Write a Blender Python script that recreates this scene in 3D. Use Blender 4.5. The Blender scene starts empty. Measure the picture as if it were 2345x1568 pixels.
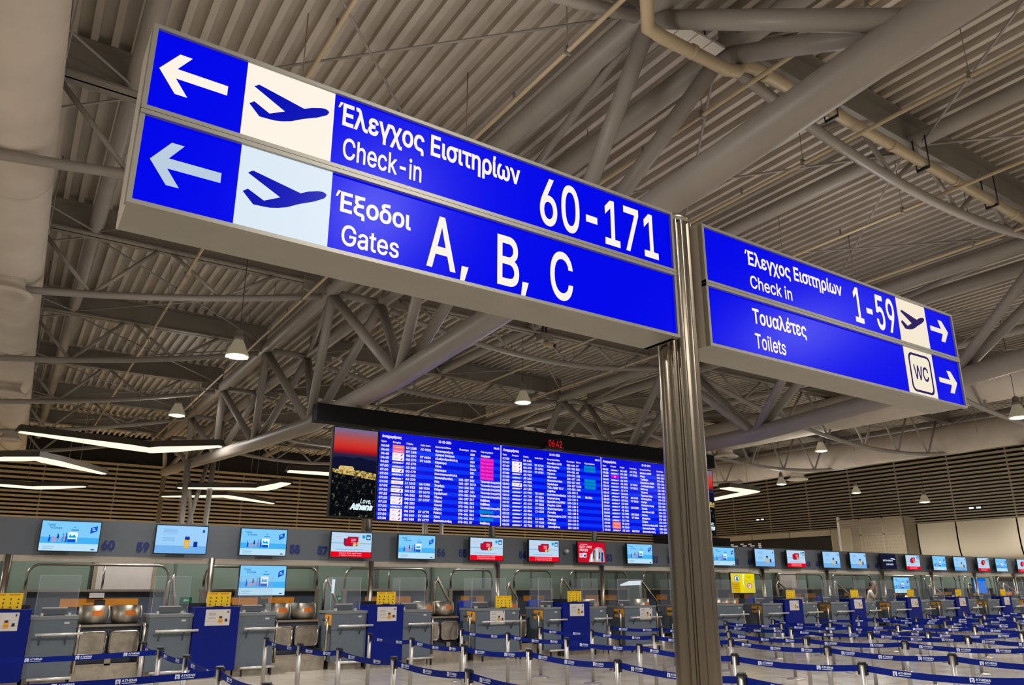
import bpy, math, random
from mathutils import Vector, Matrix
from mathutils.geometry import delaunay_2d_cdt
random.seed(7)
SC = bpy.context.scene
COL = SC.collection
PI = math.pi
# ------------------------------------------------------------------ camera, world, exposure
CF, CPY, PITCH, YAW, ROLL, EYE = 1712.0, 840.0, math.radians(16.3), math.radians(33.45), math.radians(0.04), 1.7
FW = Vector((math.sin(YAW)*math.cos(PITCH), math.cos(YAW)*math.cos(PITCH), math.sin(PITCH)))
RT0 = Vector((math.cos(YAW), -math.sin(YAW), 0)); UP0 = RT0.cross(FW)
RT = math.cos(ROLL)*RT0 + math.sin(ROLL)*UP0
UP = -math.sin(ROLL)*RT0 + math.cos(ROLL)*UP0
cam = bpy.data.cameras.new('camera'); camo = bpy.data.objects.new('camera', cam); COL.objects.link(camo)
cam.sensor_width = 36; cam.lens = CF/2345*36; cam.shift_y = (CPY-784)/2345; cam.clip_start = .05; cam.clip_end = 300
mw = Matrix.Identity(4)
for i in range(3):
    mw[i][0] = RT[i]; mw[i][1] = UP[i]; mw[i][2] = -FW[i]
mw[0][3], mw[1][3], mw[2][3] = 0, 0, EYE
camo.matrix_world = mw
SC.camera = camo
w = bpy.data.worlds.new('world'); SC.world = w; w.use_nodes = True
w.node_tree.nodes['Background'].inputs[0].default_value = (1.0, .94, .88, 1)
w.node_tree.nodes['Background'].inputs[1].default_value = .25
SC.view_settings.view_transform = 'Standard'; SC.view_settings.look = 'None'
SC.view_settings.exposure = 0.0; SC.view_settings.gamma = 1; SC.view_settings.use_curve_mapping = False
SC.cycles.use_denoising = True
SC.cycles.max_bounces = 5; SC.cycles.transparent_max_bounces = 16; SC.cycles.sample_clamp_indirect = 4
LAMP_W = 1480.0         # watts of one high-bay lamp
LAMP_C = (1.0, .975, .94)

def ray(px, py): return FW + RT*((px-1172.5)/CF) - UP*((py-CPY)/CF)
def at(px, py, X=None, Y=None, Z=None):       # the point of the photograph's pixel on a plane of the hall
    d = ray(px, py); o = Vector((0, 0, EYE))
    t = X/d.x if X is not None else Y/d.y if Y is not None else (Z-EYE)/d.z
    return o + d*t
def proj(p):
    d = Vector(p) - Vector((0, 0, EYE)); z = d.dot(FW)
    if z < .1: return None
    return 1172.5+CF*d.dot(RT)/z, CPY-CF*d.dot(UP)/z
def seen(p, m=60):
    q = proj(p)
    return q is not None and -m < q[0] < 2345+m and -m < q[1] < 1568+m

# ------------------------------------------------------------------ materials
def lin(c):
    return tuple((x/255/12.92 if x/255 <= .04045 else ((x/255+.055)/1.055)**2.4) for x in c)
MATS = {}
def mat(n, c, r=.5, m=0.0, var=.10, scale=5.0, bump=0.0, spec=.5, coat=0):
    M = bpy.data.materials.new(n); M.use_nodes = True; MATS[n] = M
    nt = M.node_tree; b = nt.nodes['Principled BSDF']; c = lin(c)
    b.inputs['Roughness'].default_value = r; b.inputs['Metallic'].default_value = m
    b.inputs['Specular IOR Level'].default_value = spec
    tc = nt.nodes.new('ShaderNodeTexCoord'); nz = nt.nodes.new('ShaderNodeTexNoise'); nz.inputs['Scale'].default_value = scale
    nz.inputs['Detail'].default_value = 4
    nt.links.new(tc.outputs['Object'], nz.inputs['Vector'])
    rp = nt.nodes.new('ShaderNodeValToRGB'); rp.color_ramp.elements[0].position = .3; rp.color_ramp.elements[1].position = .7
    rp.color_ramp.elements[0].color = tuple(x*(1-var) for x in c)+(1,); rp.color_ramp.elements[1].color = tuple(min(1, x*(1+var)) for x in c)+(1,)
    nt.links.new(nz.outputs['Fac'], rp.inputs['Fac']); nt.links.new(rp.outputs['Color'], b.inputs['Base Color'])
    if bump:
        bp = nt.nodes.new('ShaderNodeBump'); bp.inputs['Strength'].default_value = bump; bp.inputs['Distance'].default_value = .01
        nt.links.new(nz.outputs['Fac'], bp.inputs['Height']); nt.links.new(bp.outputs['Normal'], b.inputs['Normal'])
    return M
def glow(n, c, s=1.0, gloss=0.0):
    M = bpy.data.materials.new(n); M.use_nodes = True; MATS[n] = M
    b = M.node_tree.nodes['Principled BSDF']; c = lin(c)
    b.inputs['Base Color'].default_value = (0, 0, 0, 1); b.inputs['Roughness'].default_value = .25
    b.inputs['Specular IOR Level'].default_value = gloss
    b.inputs['Emission Color'].default_value = c+(1,); b.inputs['Emission Strength'].default_value = s
    return M
def glassy(n, c, a, r=.05):
    M = bpy.data.materials.new(n); M.use_nodes = True; MATS[n] = M
    nt = M.node_tree; b = nt.nodes['Principled BSDF']
    b.inputs['Base Color'].default_value = lin(c)+(1,); b.inputs['Roughness'].default_value = r; b.inputs['Alpha'].default_value = a
    return M
STEEL = mat('painted_steel', (146, 138, 130), .45, var=.06, scale=1.5)
STEELD = mat('painted_beam_steel', (132, 124, 114), .5, var=.06, scale=1.5)
DECK = mat('corrugated_deck', (188, 178, 166), .55, var=.12, scale=.8)
PIPE = mat('cream_pipe_paint', (176, 158, 128), .45, var=.05)
DUCT = mat('duct_paint', (206, 194, 180), .6, var=.08, scale=1.2)
ALU = mat('sign_aluminium', (150, 145, 132), .42, .3, var=.05)
ALUD = mat('sign_aluminium_body', (150, 146, 134), .5, .2, var=.05)  # one even tone for sign housings, back sheets and post brackets
INOX = mat('brushed_stainless', (186, 176, 162), .28, 1.0, var=.10, scale=3)
INOXP = mat('fluted_post_steel', (150, 138, 120), .24, 1.0, var=.08, scale=2)
INOXW = mat('worn_stainless_plate', (176, 166, 150), .42, .9, var=.22, scale=7)
WHITEP = mat('satin_rail', (222, 216, 208), .3, .4, var=.03)
FASC = mat('fascia_grey', (100, 106, 114), .5, var=.06, scale=.8)
DESK = mat('desk_grey_laminate', (96, 106, 116), .45, var=.05)
DESKT = mat('desk_top', (124, 128, 130), .4, var=.04)
BLUE = mat('pedestal_blue', (0, 22, 122), .4, var=.05, spec=.2)
DARK = mat('dark_panel', (62, 68, 80), .5, var=.08)
BLACK = mat('black_plastic', (20, 20, 23), .4, var=.1)
BLACKM = mat('matt_black_board', (12, 12, 15), .7, var=.1, spec=.2)
BELT = mat('belt_blue', (1, 24, 116), .6, var=.06, spec=.15)
PRINT = mat('belt_print_white', (215, 220, 235), .6, var=.02)
YEL = mat('notice_yellow', (250, 205, 6), .5, var=.03)
ORA = mat('orange_band', (205, 128, 24), .5, var=.08)
PAPER = mat('poster_paper', (214, 208, 204), .6, var=.03)
INK = mat('printed_dark', (45, 38, 30), .6, var=.05)
GREYINK = mat('printed_grey', (168, 164, 168), .6, var=.05)
AMBER = mat('printed_amber', (232, 160, 40), .6, var=.05)
NUMB = mat('numeral_blue', (26, 44, 116), .5, var=.03)
CREAM = mat('cream_rail', (206, 196, 180), .45, var=.05)
FROST = mat('frosted_glass_green', (122, 138, 124), .25, var=.06, scale=.7)
DOORW = mat('white_door_panel', (206, 196, 188), .5, var=.04)
MULL = mat('mullion_grey', (96, 98, 92), .5, var=.05)
SLAT = mat('louvre_tan', (186, 164, 128), .55, var=.08)
SLATG = mat('louvre_grey', (150, 136, 112), .55, var=.08)
CAVITY = mat('dark_cavity', (30, 26, 22), .8, var=.2)
PLASTER = mat('cream_wall_panel', (196, 184, 160), .6, var=.05, scale=.4)
GLASS = glassy('clear_screen', (205, 215, 226), .09, .02)
EDGE = glassy('glass_edge', (225, 235, 245), .35, .1)
POST = mat('satin_post_aluminium', (170, 164, 158), .42, .7, var=.05)
MESHG = glassy('cabin_glass', (190, 176, 150), .35, .2)
RED = mat('red_print', (196, 30, 40), .5)
CHAIR = mat('chair_blue_fabric', (14, 50, 190), .7)
ORL = mat('orange_label', (230, 120, 30), .5, var=.2, scale=20)
SKIN = mat('skin', (206, 152, 122), .55, var=.05)
SHIRT = mat('cream_shirt', (240, 230, 214), .75, var=.05)
TROUS = mat('navy_trousers', (26, 28, 48), .8)
CAPM = mat('white_cap', (226, 218, 208), .7)
HAIRM = mat('dark_hair', (50, 40, 34), .7)
GREENS = mat('exit_green', (10, 96, 60), .4)

# ------------------------------------------------------------------ mesh builder and object helpers
class MB:
    def __init__(s): s.v = []; s.f = []; s.sm = []
    def add(s, vs, fs, smooth=False):
        n = len(s.v); s.v += [tuple(x) for x in vs]; s.f += [tuple(i+n for i in q) for q in fs]; s.sm += [smooth]*len(fs); return s
    def box(s, x0, y0, z0, x1, y1, z1):
        vs = [(x, y, z) for z in (z0, z1) for y in (y0, y1) for x in (x0, x1)]
        return s.add(vs, [(0, 2, 3, 1), (4, 5, 7, 6), (0, 1, 5, 4), (2, 6, 7, 3), (0, 4, 6, 2), (1, 3, 7, 5)])
    def bar(s, p, q, w, h, up=(0, 0, 1)):       # rectangular bar between two points
        p, q = Vector(p), Vector(q); d = (q-p).normalized(); u = Vector(up)
        if abs(d.dot(u)) > .99: u = Vector((0, 1, 0))
        a = d.cross(u).normalized()*w/2; b = a.cross(d).normalized()*h/2
        vs = [c+i*a+j*b for c in (p, q) for j in (-1, 1) for i in (-1, 1)]
        return s.add(vs, [(0, 2, 3, 1), (4, 5, 7, 6), (0, 1, 5, 4), (2, 6, 7, 3), (0, 4, 6, 2), (1, 3, 7, 5)])
    def path(s, pts, r, n=10, closed=False):
        pts = [Vector(p) for p in pts]; rings = []; N = len(pts)
        rr = r if isinstance(r, (list, tuple)) else [r]*N
        t0 = (pts[1]-pts[0]).normalized(); u = Vector((0, 0, 1)) if abs(t0.z) < .95 else Vector((1, 0, 0))
        nrm = t0.cross(u).normalized()
        for i, p in enumerate(pts):
            a = (pts[i]-pts[i-1]).normalized() if i > 0 else t0
            b = (pts[i+1]-pts[i]).normalized() if i < N-1 else a
            t = (a+b).normalized(); k = max(.4, a.dot(t))
            nrm = (nrm - t*nrm.dot(t)).normalized(); bn = t.cross(nrm)
            bend = (b-a)
            ring = []
            for j in range(n):
                th = 2*PI*j/n; o = nrm*math.cos(th)+bn*math.sin(th)
                if bend.length > 1e-4:
                    e = bend.normalized(); o = o + e*o.dot(e)*(1/k-1)
                ring.append(p+o*rr[i])
            rings.append(ring)
        vs = [q for ring in rings for q in ring]; fs = []
        for i in range(N-1):
            for j in range(n):
                fs.append((i*n+j, i*n+(j+1) % n, (i+1)*n+(j+1) % n, (i+1)*n+j))
        s.add(vs, fs, True)
        m = len(s.v)-len(vs)
        s.f += [tuple(m+j for j in reversed(range(n))), tuple(m+(N-1)*n+j for j in range(n))]; s.sm += [False, False]
        return s
    def tube(s, p, q, r, n=10, r2=None): return s.path([p, q], [r, r if r2 is None else r2], n)
    def lathe(s, prof, c=(0, 0, 0), n=20):
        vs = []; fs = []
        for (r, z) in prof:
            for j in range(n):
                th = 2*PI*j/n; vs.append((c[0]+r*math.cos(th), c[1]+r*math.sin(th), c[2]+z))
        for i in range(len(prof)-1):
            for j in range(n): fs.append((i*n+j, i*n+(j+1) % n, (i+1)*n+(j+1) % n, (i+1)*n+j))
        return s.add(vs, fs, True)
    def prism(s, poly, O, R, U, t):             # polygon in the (R,U) plane at O, thickened by t along R x U (t towards the viewer)
        O, R, U = Vector(O), Vector(R), Vector(U); N = R.cross(U).normalized()
        n = len(poly); a = [O+R*x+U*y for x, y in poly]; b = [p+N*t for p in a]
        area = sum(poly[i][0]*poly[(i+1) % n][1]-poly[(i+1) % n][0]*poly[i][1] for i in range(n))
        if area < 0: a.reverse(); b.reverse()
        fs = [tuple(range(n, 2*n)), tuple(reversed(range(n)))]+[(i, (i+1) % n, n+(i+1) % n, n+i) for i in range(n)]
        return s.add(a+b, fs)
    def build(s, name, m, parent=None, loc=None):
        me = bpy.data.meshes.new(name); o = Vector((0, 0, 0))
        if parent is not None: o = wloc(parent)
        if loc is not None: o = Vector(loc)
        me.from_pydata([tuple(Vector(v)-o) for v in s.v], [], s.f)
        for p, k in zip(me.polygons, s.sm): p.use_smooth = k
        me.materials.append(m); me.update()
        ob = bpy.data.objects.new(name, me); COL.objects.link(ob)
        if parent is not None: ob.parent = parent
        elif loc is not None: ob.location = o
        ob['w'] = tuple(o)
        return ob
def wloc(o): return Vector(o['w'])
def tag(o, label, cat, group=None, kind=None):
    if label: o['label'] = label
    if cat: o['category'] = cat
    if group: o['group'] = group
    if kind: o['kind'] = kind
    return o
def thing(name, label, cat, loc=(0, 0, 0), group=None):
    o = bpy.data.objects.new(name, None); COL.objects.link(o); o.location = loc; o['w'] = tuple(loc); o.empty_display_size = .1
    return tag(o, label, cat, group)
def dup(o, loc, label, group=None):
    r = copy_tree(o, None); r.location = loc; r['w'] = tuple(loc); r['label'] = label
    if group: r['group'] = group
    return r
def copy_tree(o, parent):
    c = o.copy(); COL.objects.link(c); c.parent = parent
    for ch in list(o.children): copy_tree(ch, c)
    return c
def struct(name, mb, m): o = mb.build(name, m); o['kind'] = 'structure'; return o

# ------------------------------------------------------------------ lettering
_TX = {}
try:        # the grotesque that ships inside Blender itself; its default face is the fallback
    FONT = bpy.data.fonts.load(bpy.utils.system_resource('DATAFILES', path='fonts')+'/Inter.woff2')
except Exception:
    FONT = None
def glyphs(s, bold=0.0, shear=0.0, res=2):
    """filled outlines of s at size 1; every outer contour is filled by itself, so strokes that overlap stay solid"""
    k = (s, bold, shear, res)
    if k in _TX: return _TX[k]
    cu = bpy.data.curves.new('t', 'FONT'); cu.body = s; cu.size = 1
    if FONT: cu.font = FONT
    cu.offset = bold; cu.shear = shear; cu.resolution_u = res; cu.fill_mode = 'NONE'
    ob = bpy.data.objects.new('t', cu); COL.objects.link(ob)
    dg = bpy.context.evaluated_depsgraph_get()
    me = bpy.data.meshes.new_from_object(ob.evaluated_get(dg))
    P = [(v.co.x, v.co.y) for v in me.vertices]; nb = {}
    for e in me.edges:
        i, j = e.vertices; nb.setdefault(i, []).append(j); nb.setdefault(j, []).append(i)
    ed = {}
    for e in me.edges: ed.setdefault(e.vertices[0], []).append(e.vertices[1])
    loops = []; done = set()
    for i in range(len(P)):
        if i in done or len(nb.get(i, [])) != 2: continue
        lp = [i]; done.add(i); prev, cur = i, (ed.get(i) or nb[i])[0]
        while cur != i and cur not in done:
            lp.append(cur); done.add(cur); n2 = [q for q in nb[cur] if q != prev]
            if not n2: break
            prev, cur = cur, n2[0]
        if len(lp) > 2: loops.append([P[q] for q in lp])
    bpy.data.objects.remove(ob); bpy.data.curves.remove(cu); bpy.data.meshes.remove(me)
    area = lambda L: sum(L[i][0]*L[(i+1) % len(L)][1]-L[(i+1) % len(L)][0]*L[i][1] for i in range(len(L)))/2
    vs, out = [], []
    # group contours that touch (one glyph each), thicken by bold, fill by non-zero winding
    sgn = 1 if sum(area(L) for L in loops) > 0 else -1
    fat = []
    for L in loops:
        n = len(L); q = []
        for i in range(n):
            (ax, ay), (bx, by), (cx, cy) = L[i-1], L[i], L[(i+1) % n]
            d1 = math.hypot(bx-ax, by-ay) or 1; d2 = math.hypot(cx-bx, cy-by) or 1
            n1 = ((by-ay)/d1, -(bx-ax)/d1); n2 = ((cy-by)/d2, -(cx-bx)/d2)
            mx, my = n1[0]+n2[0], n1[1]+n2[1]; m = math.hypot(mx, my)
            if m < .3: mx, my, m = n1[0], n1[1], 1
            kk = min(1.6, 1/max(.3, m/2))
            q.append((bx+sgn*bold*kk*mx/m, by+sgn*bold*kk*my/m))
        fat.append(q)
    boxes = [(min(p[0] for p in L), max(p[0] for p in L)) for L in fat]
    order = sorted(range(len(fat)), key=lambda i: boxes[i][0]); groups = []; end = -9
    for i in order:
        if boxes[i][0] > end or not groups: groups.append([])
        groups[-1].append(i); end = max(end, boxes[i][1])
    for g in groups:
        pv, pe = [], []
        for i in g:
            n = len(pv); L = fat[i]; pv += [Vector(p) for p in L]; pe += [(n+j, n+(j+1) % len(L)) for j in range(len(L))]
        r = delaunay_2d_cdt(pv, pe, [], 0, 1e-6)
        base = len(vs); vs += [(v.x, v.y) for v in r[0]]
        for f in r[2]:
            x = sum(r[0][i].x for i in f)/len(f); y = sum(r[0][i].y for i in f)/len(f); wn = 0
            for a_, b_ in pe:
                p, q = pv[a_], pv[b_]
                if (p.y <= y) != (q.y <= y):
                    if p.x+(y-p.y)/(q.y-p.y)*(q.x-p.x) > x: wn += 1 if q.y > p.y else -1
            if wn: out.append(tuple(base+i for i in f))
    _TX[k] = (vs, out); return vs, out
CAP = None
def letters(mb, s, O, R, U, h, width=None, bold=0.0, align='L', lift=.002, shear=0.0, res=2):
    """write s with cap height h from the baseline point O along R, stretched to width"""
    global CAP
    if CAP is None: CAP = max(y for x, y in glyphs('H')[0])
    vs, fs = glyphs(s, bold, shear, res)
    if not vs: return mb
    x0 = min(x for x, y in vs); x1 = max(x for x, y in vs)
    sy = h/CAP; sx = sy if width is None else width/(x1-x0)
    O, R, U = Vector(O), Vector(R), Vector(U); N = R.cross(U).normalized()
    off = {'L': -x0, 'C': -(x0+x1)/2, 'R': -x1}[align]
    mb.add([O+R*((x+off)*sx)+U*(y*sy)+N*lift for x, y in vs], [f if True else f for f in fs])
    return mb
EX, EY, EZ = Vector((1, 0, 0)), Vector((0, 1, 0)), Vector((0, 0, 1))
# ------------------------------------------------------------------ the hall: floor, deck, walls
def floor_material():
    M = mat('polished_stone_floor', (180, 170, 155), .16, var=.10, scale=.35, spec=.5)
    nt = M.node_tree; b = nt.nodes['Principled BSDF']
    tc = nt.nodes.new('ShaderNodeTexCoord'); br = nt.nodes.new('ShaderNodeTexBrick')
    br.offset = .5; br.inputs['Scale'].default_value = 1; br.inputs['Brick Width'].default_value = 1.2; br.inputs['Row Height'].default_value = .6
    br.inputs['Mortar Size'].default_value = .006; br.inputs['Color1'].default_value = (1, 1, 1, 1); br.inputs['Color2'].default_value = (.86, .86, .88, 1)
    br.inputs['Mortar'].default_value = (.45, .43, .4, 1)
    nt.links.new(tc.outputs['Object'], br.inputs['Vector'])
    mx = nt.nodes.new('ShaderNodeMixRGB'); mx.blend_type = 'MULTIPLY'; mx.inputs['Fac'].default_value = 1
    src = b.inputs['Base Color'].links[0].from_socket
    nt.links.new(src, mx.inputs['Color1']); nt.links.new(br.outputs['Color'], mx.inputs['Color2']); nt.links.new(mx.outputs['Color'], b.inputs['Base Color'])
    nz = nt.nodes.new('ShaderNodeTexNoise'); nz.inputs['Scale'].default_value = 2.2; nz.inputs['Detail'].default_value = 5
    mr = nt.nodes.new('ShaderNodeMapRange'); mr.inputs['To Min'].default_value = .08; mr.inputs['To Max'].default_value = .30
    nt.links.new(tc.outputs['Object'], nz.inputs['Vector']); nt.links.new(nz.outputs['Fac'], mr.inputs['Value']); nt.links.new(mr.outputs['Result'], b.inputs['Roughness'])
    return M
struct('floor', MB().box(-30, -14, -.2, 46.6, 47.4, 0), floor_material())
d = MB(); P = .282; x = -30.0; prof = []
while x < 46.6:
    prof += [(x, 9.82), (x+.1, 9.82), (x+.085, 9.965), (x+.12, 9.97), (x+P-.02, 9.97), (x+P+.015, 9.965)]; x += P
vs = [(a, -14, b) for a, b in prof]+[(a, 47.4, b) for a, b in prof]; n = len(prof)
d.add(vs, [(i, n+i, n+i+1, i+1) for i in range(n-1)])
struct('ceiling', d, DECK)
# back wall: louvres over a dark cavity, cream band below
def louvres(name, parent, horizontal, a0, a1, plane, z0, z1, mats, step=3.45):
    s = MB(); z = z0
    while z < z1:
        f = (z-z0)/(z1-z0); h = .075+.06*f
        if horizontal: s.box(a0, plane-.14, z, a1, plane, z+h)
        else: s.box(plane-.14, a0, z, plane, a1, z+h)
        z += .15+.13*f
    s.build('louvre_slats', mats[0], parent)
    m = MB(); a = a0
    while a < a1:
        if horizontal: m.box(a-.04, plane-.05, z0-.3, a+.04, plane+.02, z1)
        else: m.box(plane-.05, a-.04, z0-.3, plane+.02, a+.04, z1)
        a += step
    m.build('louvre_mullions', mats[1], parent)
wb = struct('wall_back', MB().box(-30, 47.2, 0, 46.6, 47.5, 9.95), CAVITY)
louvres('wall_back', wb, True, -29.9, 45.9, 47.0, 3.2, 8.15, (SLAT, SLATG))
MB().box(-29.9, 46.9, 0, 46, 47.1, 3.15).build('wall_base_panel', PLASTER, wb)
cov = thing('cove_light', 'long warm cove light washing the foot of the back louvre wall', 'cove light', (8, 46.3, 2.9))
MB().box(-20, 46.2, 2.7, 45, 46.5, 2.82).build('cove_trough', SLATG, cov)
MB().box(-19.9, 46.25, 2.82, 44.9, 46.45, 2.86).build('cove_tube', glow('cove_tube', (255, 226, 176), 26), cov)
wr = struct('wall_right', MB().box(46.4, -14, 0, 46.7, 47.4, 9.95), CAVITY)
louvres('wall_right', wr, False, -13, 46.9, 46.15, 5.32, 9.3, (SLATG, SLATG), 3.25)
pan = MB()
def wall_profile(y0, y1, prof):
    vs = [(x, y0, z) for x, z in prof]+[(x, y1, z) for x, z in prof]; n = len(prof)
    pan.add(vs, [(i, i+1, n+i+1, n+i) for i in range(n-1)], True)
curve = [(45.98, 5.3), (45.95, 4.4), (45.97, 4.05)]+[(46.35-.38*math.cos(t*PI/16), 4.05-.9*math.sin(t*PI/16)) for t in range(1, 9)]+[(46.36, 3.0)]
y = -13.0
while y < 25.0: wall_profile(y+.03, min(25, y+3.2), curve); y += 3.25
wall_profile(29.4, 30.9, [(45.98, 5.3), (45.98, 2.4)])
y = 30.93
while y < 46.9: wall_profile(y, min(46.9, y+3.2), [(45.98, 5.3), (45.98, 4.93)]); y += 3.25
pan.build('wall_cream_panels', PLASTER, wr)
MB().box(46.1, 30.9, 0, 46.3, 46.9, 4.9).build('wall_dark_opening', BLACK, wr)
# lit slots deep in the dark opening
lights = MB()
for px, py, wd in [(1666, 1248, 14), (1676, 1251, 14), (1696, 1246, 7), (1701, 1250, 9), (1714, 1246, 7), (1718, 1250, 10), (1737, 1245, 5), (1737, 1249, 6), (1738, 1253, 6)]:
    a = at(px, py, X=46.08); q = at(px+wd, py, X=46.08)
    lights.box(46.05, q.y, a.z-.035, 46.09, a.y, a.z+.035)
lights.build('wall_light_slots', glow('slot_light', (200, 190, 175), .8), wr)
# small twin downlights set between the slats
for i, (px, py) in enumerate([(1741, 1190), (2233, 1163)]):
    a = at(px, py, X=45.95); o = thing('louvre_spotlight', ['small twin white spotlight in louvres left of the glass cabin', 'small twin white spotlight in louvres at far right'][i], 'spotlight', a)
    MB().box(a.x, a.y-.35, a.z-.06, a.x+.1, a.y+.35, a.z+.08).build('housing', BLACK, o)
    for k in (-.2, .2): MB().box(a.x-.03, a.y+k-.12, a.z-.03, a.x+.01, a.y+k+.12, a.z+.06).build('lens', glow('spot_lens%d%d' % (i, k > 0), (255, 250, 240), 1.2), o)
# glass cabin against the right wall
cab = thing('glass_cabin', 'tall beige glass lift cabin against the cream right wall', 'cabin', (45.2, 27.2, 0))
MB().box(44.6, 29.3, 0, 44.75, 29.45, 5.95).build('corner_post', WHITEP, cab)
for yy in (25.1, 26.4, 27.9): MB().box(44.6, yy-.05, 0, 44.7, yy+.05, 5.75).build('frame_post', SLATG, cab)
MB().box(44.6, 25.1, 5.68, 44.7, 29.4, 5.75).build('frame_rail', SLATG, cab); MB().box(44.6, 25.1, 4.72, 44.66, 28.1, 4.78).build('frame_rail', SLATG, cab)
MB().box(44.63, 25.1, 2.2, 44.65, 29.4, 5.7).build('glass_front', MESHG, cab)
MB().box(44.6, 25.05, 2.2, 45.9, 25.1, 5.7).build('glass_side', MESHG, cab)
ms = MB()
for k in range(14): ms.box(44.8, 25.3+k*.19, 2.2, 44.82, 25.33+k*.19, 4.7)
for k in range(12): ms.box(44.8, 25.3, 2.4+k*.2, 44.82, 27.8, 2.43+k*.2)
ms.build('grille', SLAT, cab)

# ------------------------------------------------------------------ roof steelwork
NODE = [-.1, 5.9, 11.85, 17.8, 23.75, 29.7, 35.65, 41.6]
def chord_z(y):
    T = [(-8, 7.5), (-3, 7.45), (2.95, 7.08), (8.9, 6.55), (14.85, 6.2), (20.8, 6.16), (26.75, 6.5), (32.7, 6.92), (38.65, 7.35), (45.6, 7.78)]
    for (a, p), (b, q) in zip(T, T[1:]):
        if a <= y <= b: return p+(q-p)*(y-a)/(b-a)
    return T[-1][1]
BOT = [2.95, 8.9, 14.85, 20.8, 26.75, 32.7, 38.65]
def roof_truss(cx, label):
    t = thing('roof_truss', label, 'roof truss', (cx, 20, 9.1))
    for s in (-.72, .72): MB().tube((cx+s, -6, 9.1), (cx+s, 46.8, 9.1), .18, 14).build('top_chord', STEEL, t)
    MB().path([(cx, -3, chord_z(-3))]+[(cx, y, chord_z(y)) for y in BOT]+[(cx, 45.6, 7.78)], .24, 16).build('bottom_chord', STEEL, t)
    for y in NODE: MB().tube((cx-.72, y, 9.05), (cx+.72, y, 9.05), .1).build('cross_strut', STEEL, t)
    for i, yb in enumerate(BOT):
        for s in (-.72, .72):
            for yt in (yb-2.975, yb+2.975):
                MB().tube((cx+s*.12, yb+(yt-yb)*.04, chord_z(yb)+.1), (cx+s*.95, yt, 9.0), .125).build('diagonal', STEEL, t)
    for a, b in zip(NODE[:-1], NODE[1:]): MB().tube((cx-.7, a, 9.1), (cx+.7, b, 9.1), .07).build('plan_brace', STEEL, t)
    for s in (-.72, .72): MB().tube((cx, 45.5, 7.78), (cx+s, 42, 9.0), .11).build('diagonal', STEEL, t)
    MB().tube((cx, 45.6, 0), (cx, 45.6, 7.78), .13).build('end_post', SLATG, t)
roof_truss(6.82, 'grey tubular roof truss crossing behind the large left direction sign')
roof_truss(18.82, 'grey tubular roof truss passing behind the toilets sign')
ORD = ['nearest', 'second', 'third', 'fourth', 'fifth', 'sixth', 'seventh', 'eighth']
def roof_beam(x0, x1, y, cx, zmin, label, group, i):
    b = thing('roof_beam', label, 'roof beam', ((x0+x1)/2, y, 9.5), group)
    m = MB(); m.box(x0+.5, y-.17, 9.15, x1-.5, y+.17, 9.19); m.box(x0+.1, y-.02, 9.15, x1-.1, y+.02, 9.8); m.box(x0+.1, y-.17, 9.77, x1-.1, y+.17, 9.81)
    m.box(x0, y-.05, 8.98, x0+.75, y+.05, 9.78); m.box(x1-.75, y-.05, 8.98, x1, y+.05, 9.78)
    m.build('i_beam', STEELD, b)
    h = (x1-x0)/2; a = (8.95-zmin)/h**2; N = 24
    bz = lambda x: zmin+a*(x-cx)**2
    MB().path([(x0+.25+(x1-x0-.5)*k/N, y, bz(x0+.25+(x1-x0-.5)*k/N)) for k in range(N+1)], .085, 8).build('bowed_tie', STEEL, b)
    k = 4 if x1-x0 < 15 else 8
    for j in range(k):
        xa = x0+(x1-x0)*(j+.5)/k if 0 else x0+(x1-x0)*(j+1)/(k+1)
        s = (x1-x0)/(k+1)/2*.9
        for sg in (-1, 1):
            xt = xa+sg*s
            if x0+.8 < xt < x1-.8: MB().tube((xa, y, bz(xa)), (xt, y, 9.17), .045, 8).build('tie_strut', STEEL, b)
bays = [(-18.1, 6.1, -6.0, 7.3, 'left bay, beside the round duct'), (7.54, 18.1, 12.8, 8.35, 'middle bay, above the departures board'), (19.54, 42.1, 30.9, 7.3, 'right bay, beyond the toilets sign')]
for bi, (x0, x1, cx, zm, where) in enumerate(bays):
    k = 0
    for i, y in enumerate(NODE):
        pts = [(x0+(x1-x0)*t/20, y, 9) for t in range(21)]
        if not any(seen(p, 0) for p in pts): continue
        roof_beam(x0, x1, y, cx, zm, '%s steel roof beam with bowed tie, %s' % (ORD[k], where), 'bowed roof beams', i); k += 1
    # tubes halfway, with bracing rods
    for tx in ([.6, -6] if bi == 0 else [12.45] if bi == 1 else [25.2, 31.2, 37]):
        if not any(seen((tx, y, 9), 0) for y in range(0, 46, 2)): continue
        t = thing('roof_tube', {.6: 'grey tie tube running beside the round left duct', -6: 'grey tie tube left of the round duct', 12.45: 'grey tie tube down the middle bay above the post', 25.2: 'grey tie tube in right bay, first beyond the toilets sign', 31.2: 'grey tie tube in right bay, second beyond the toilets sign', 37: 'grey tie tube in right bay nearest the louvred wall'}[tx], 'roof tube', (tx, 20, 9.3))
        MB().tube((tx, -6, 9.32), (tx, 46.5, 9.32), .15, 12).build('tube', STEEL, t)
        lft = max([v for v in (6.1, 7.54, 18.1, 19.54) if v < tx] + [tx-6]); lft = max(lft, tx-6); rgt = min([v for v in (6.1, 18.1, 42.1) if v > tx]+[tx+6]); rgt = min(rgt, tx+6)
        for i, y in enumerate(NODE[:-1]):
            if True:
                for ex in (lft, rgt): MB().tube((tx, y+.1, 9.2), (ex, NODE[i+1]-.2, 9.12), .022, 6).build('bracing_rod', STEEL, t)
                for ex in (lft, rgt): MB().tube((ex, y+.1, 9.12), (tx, NODE[i+1]-.2, 9.2), .022, 6).build('bracing_rod', STEEL, t)
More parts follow.
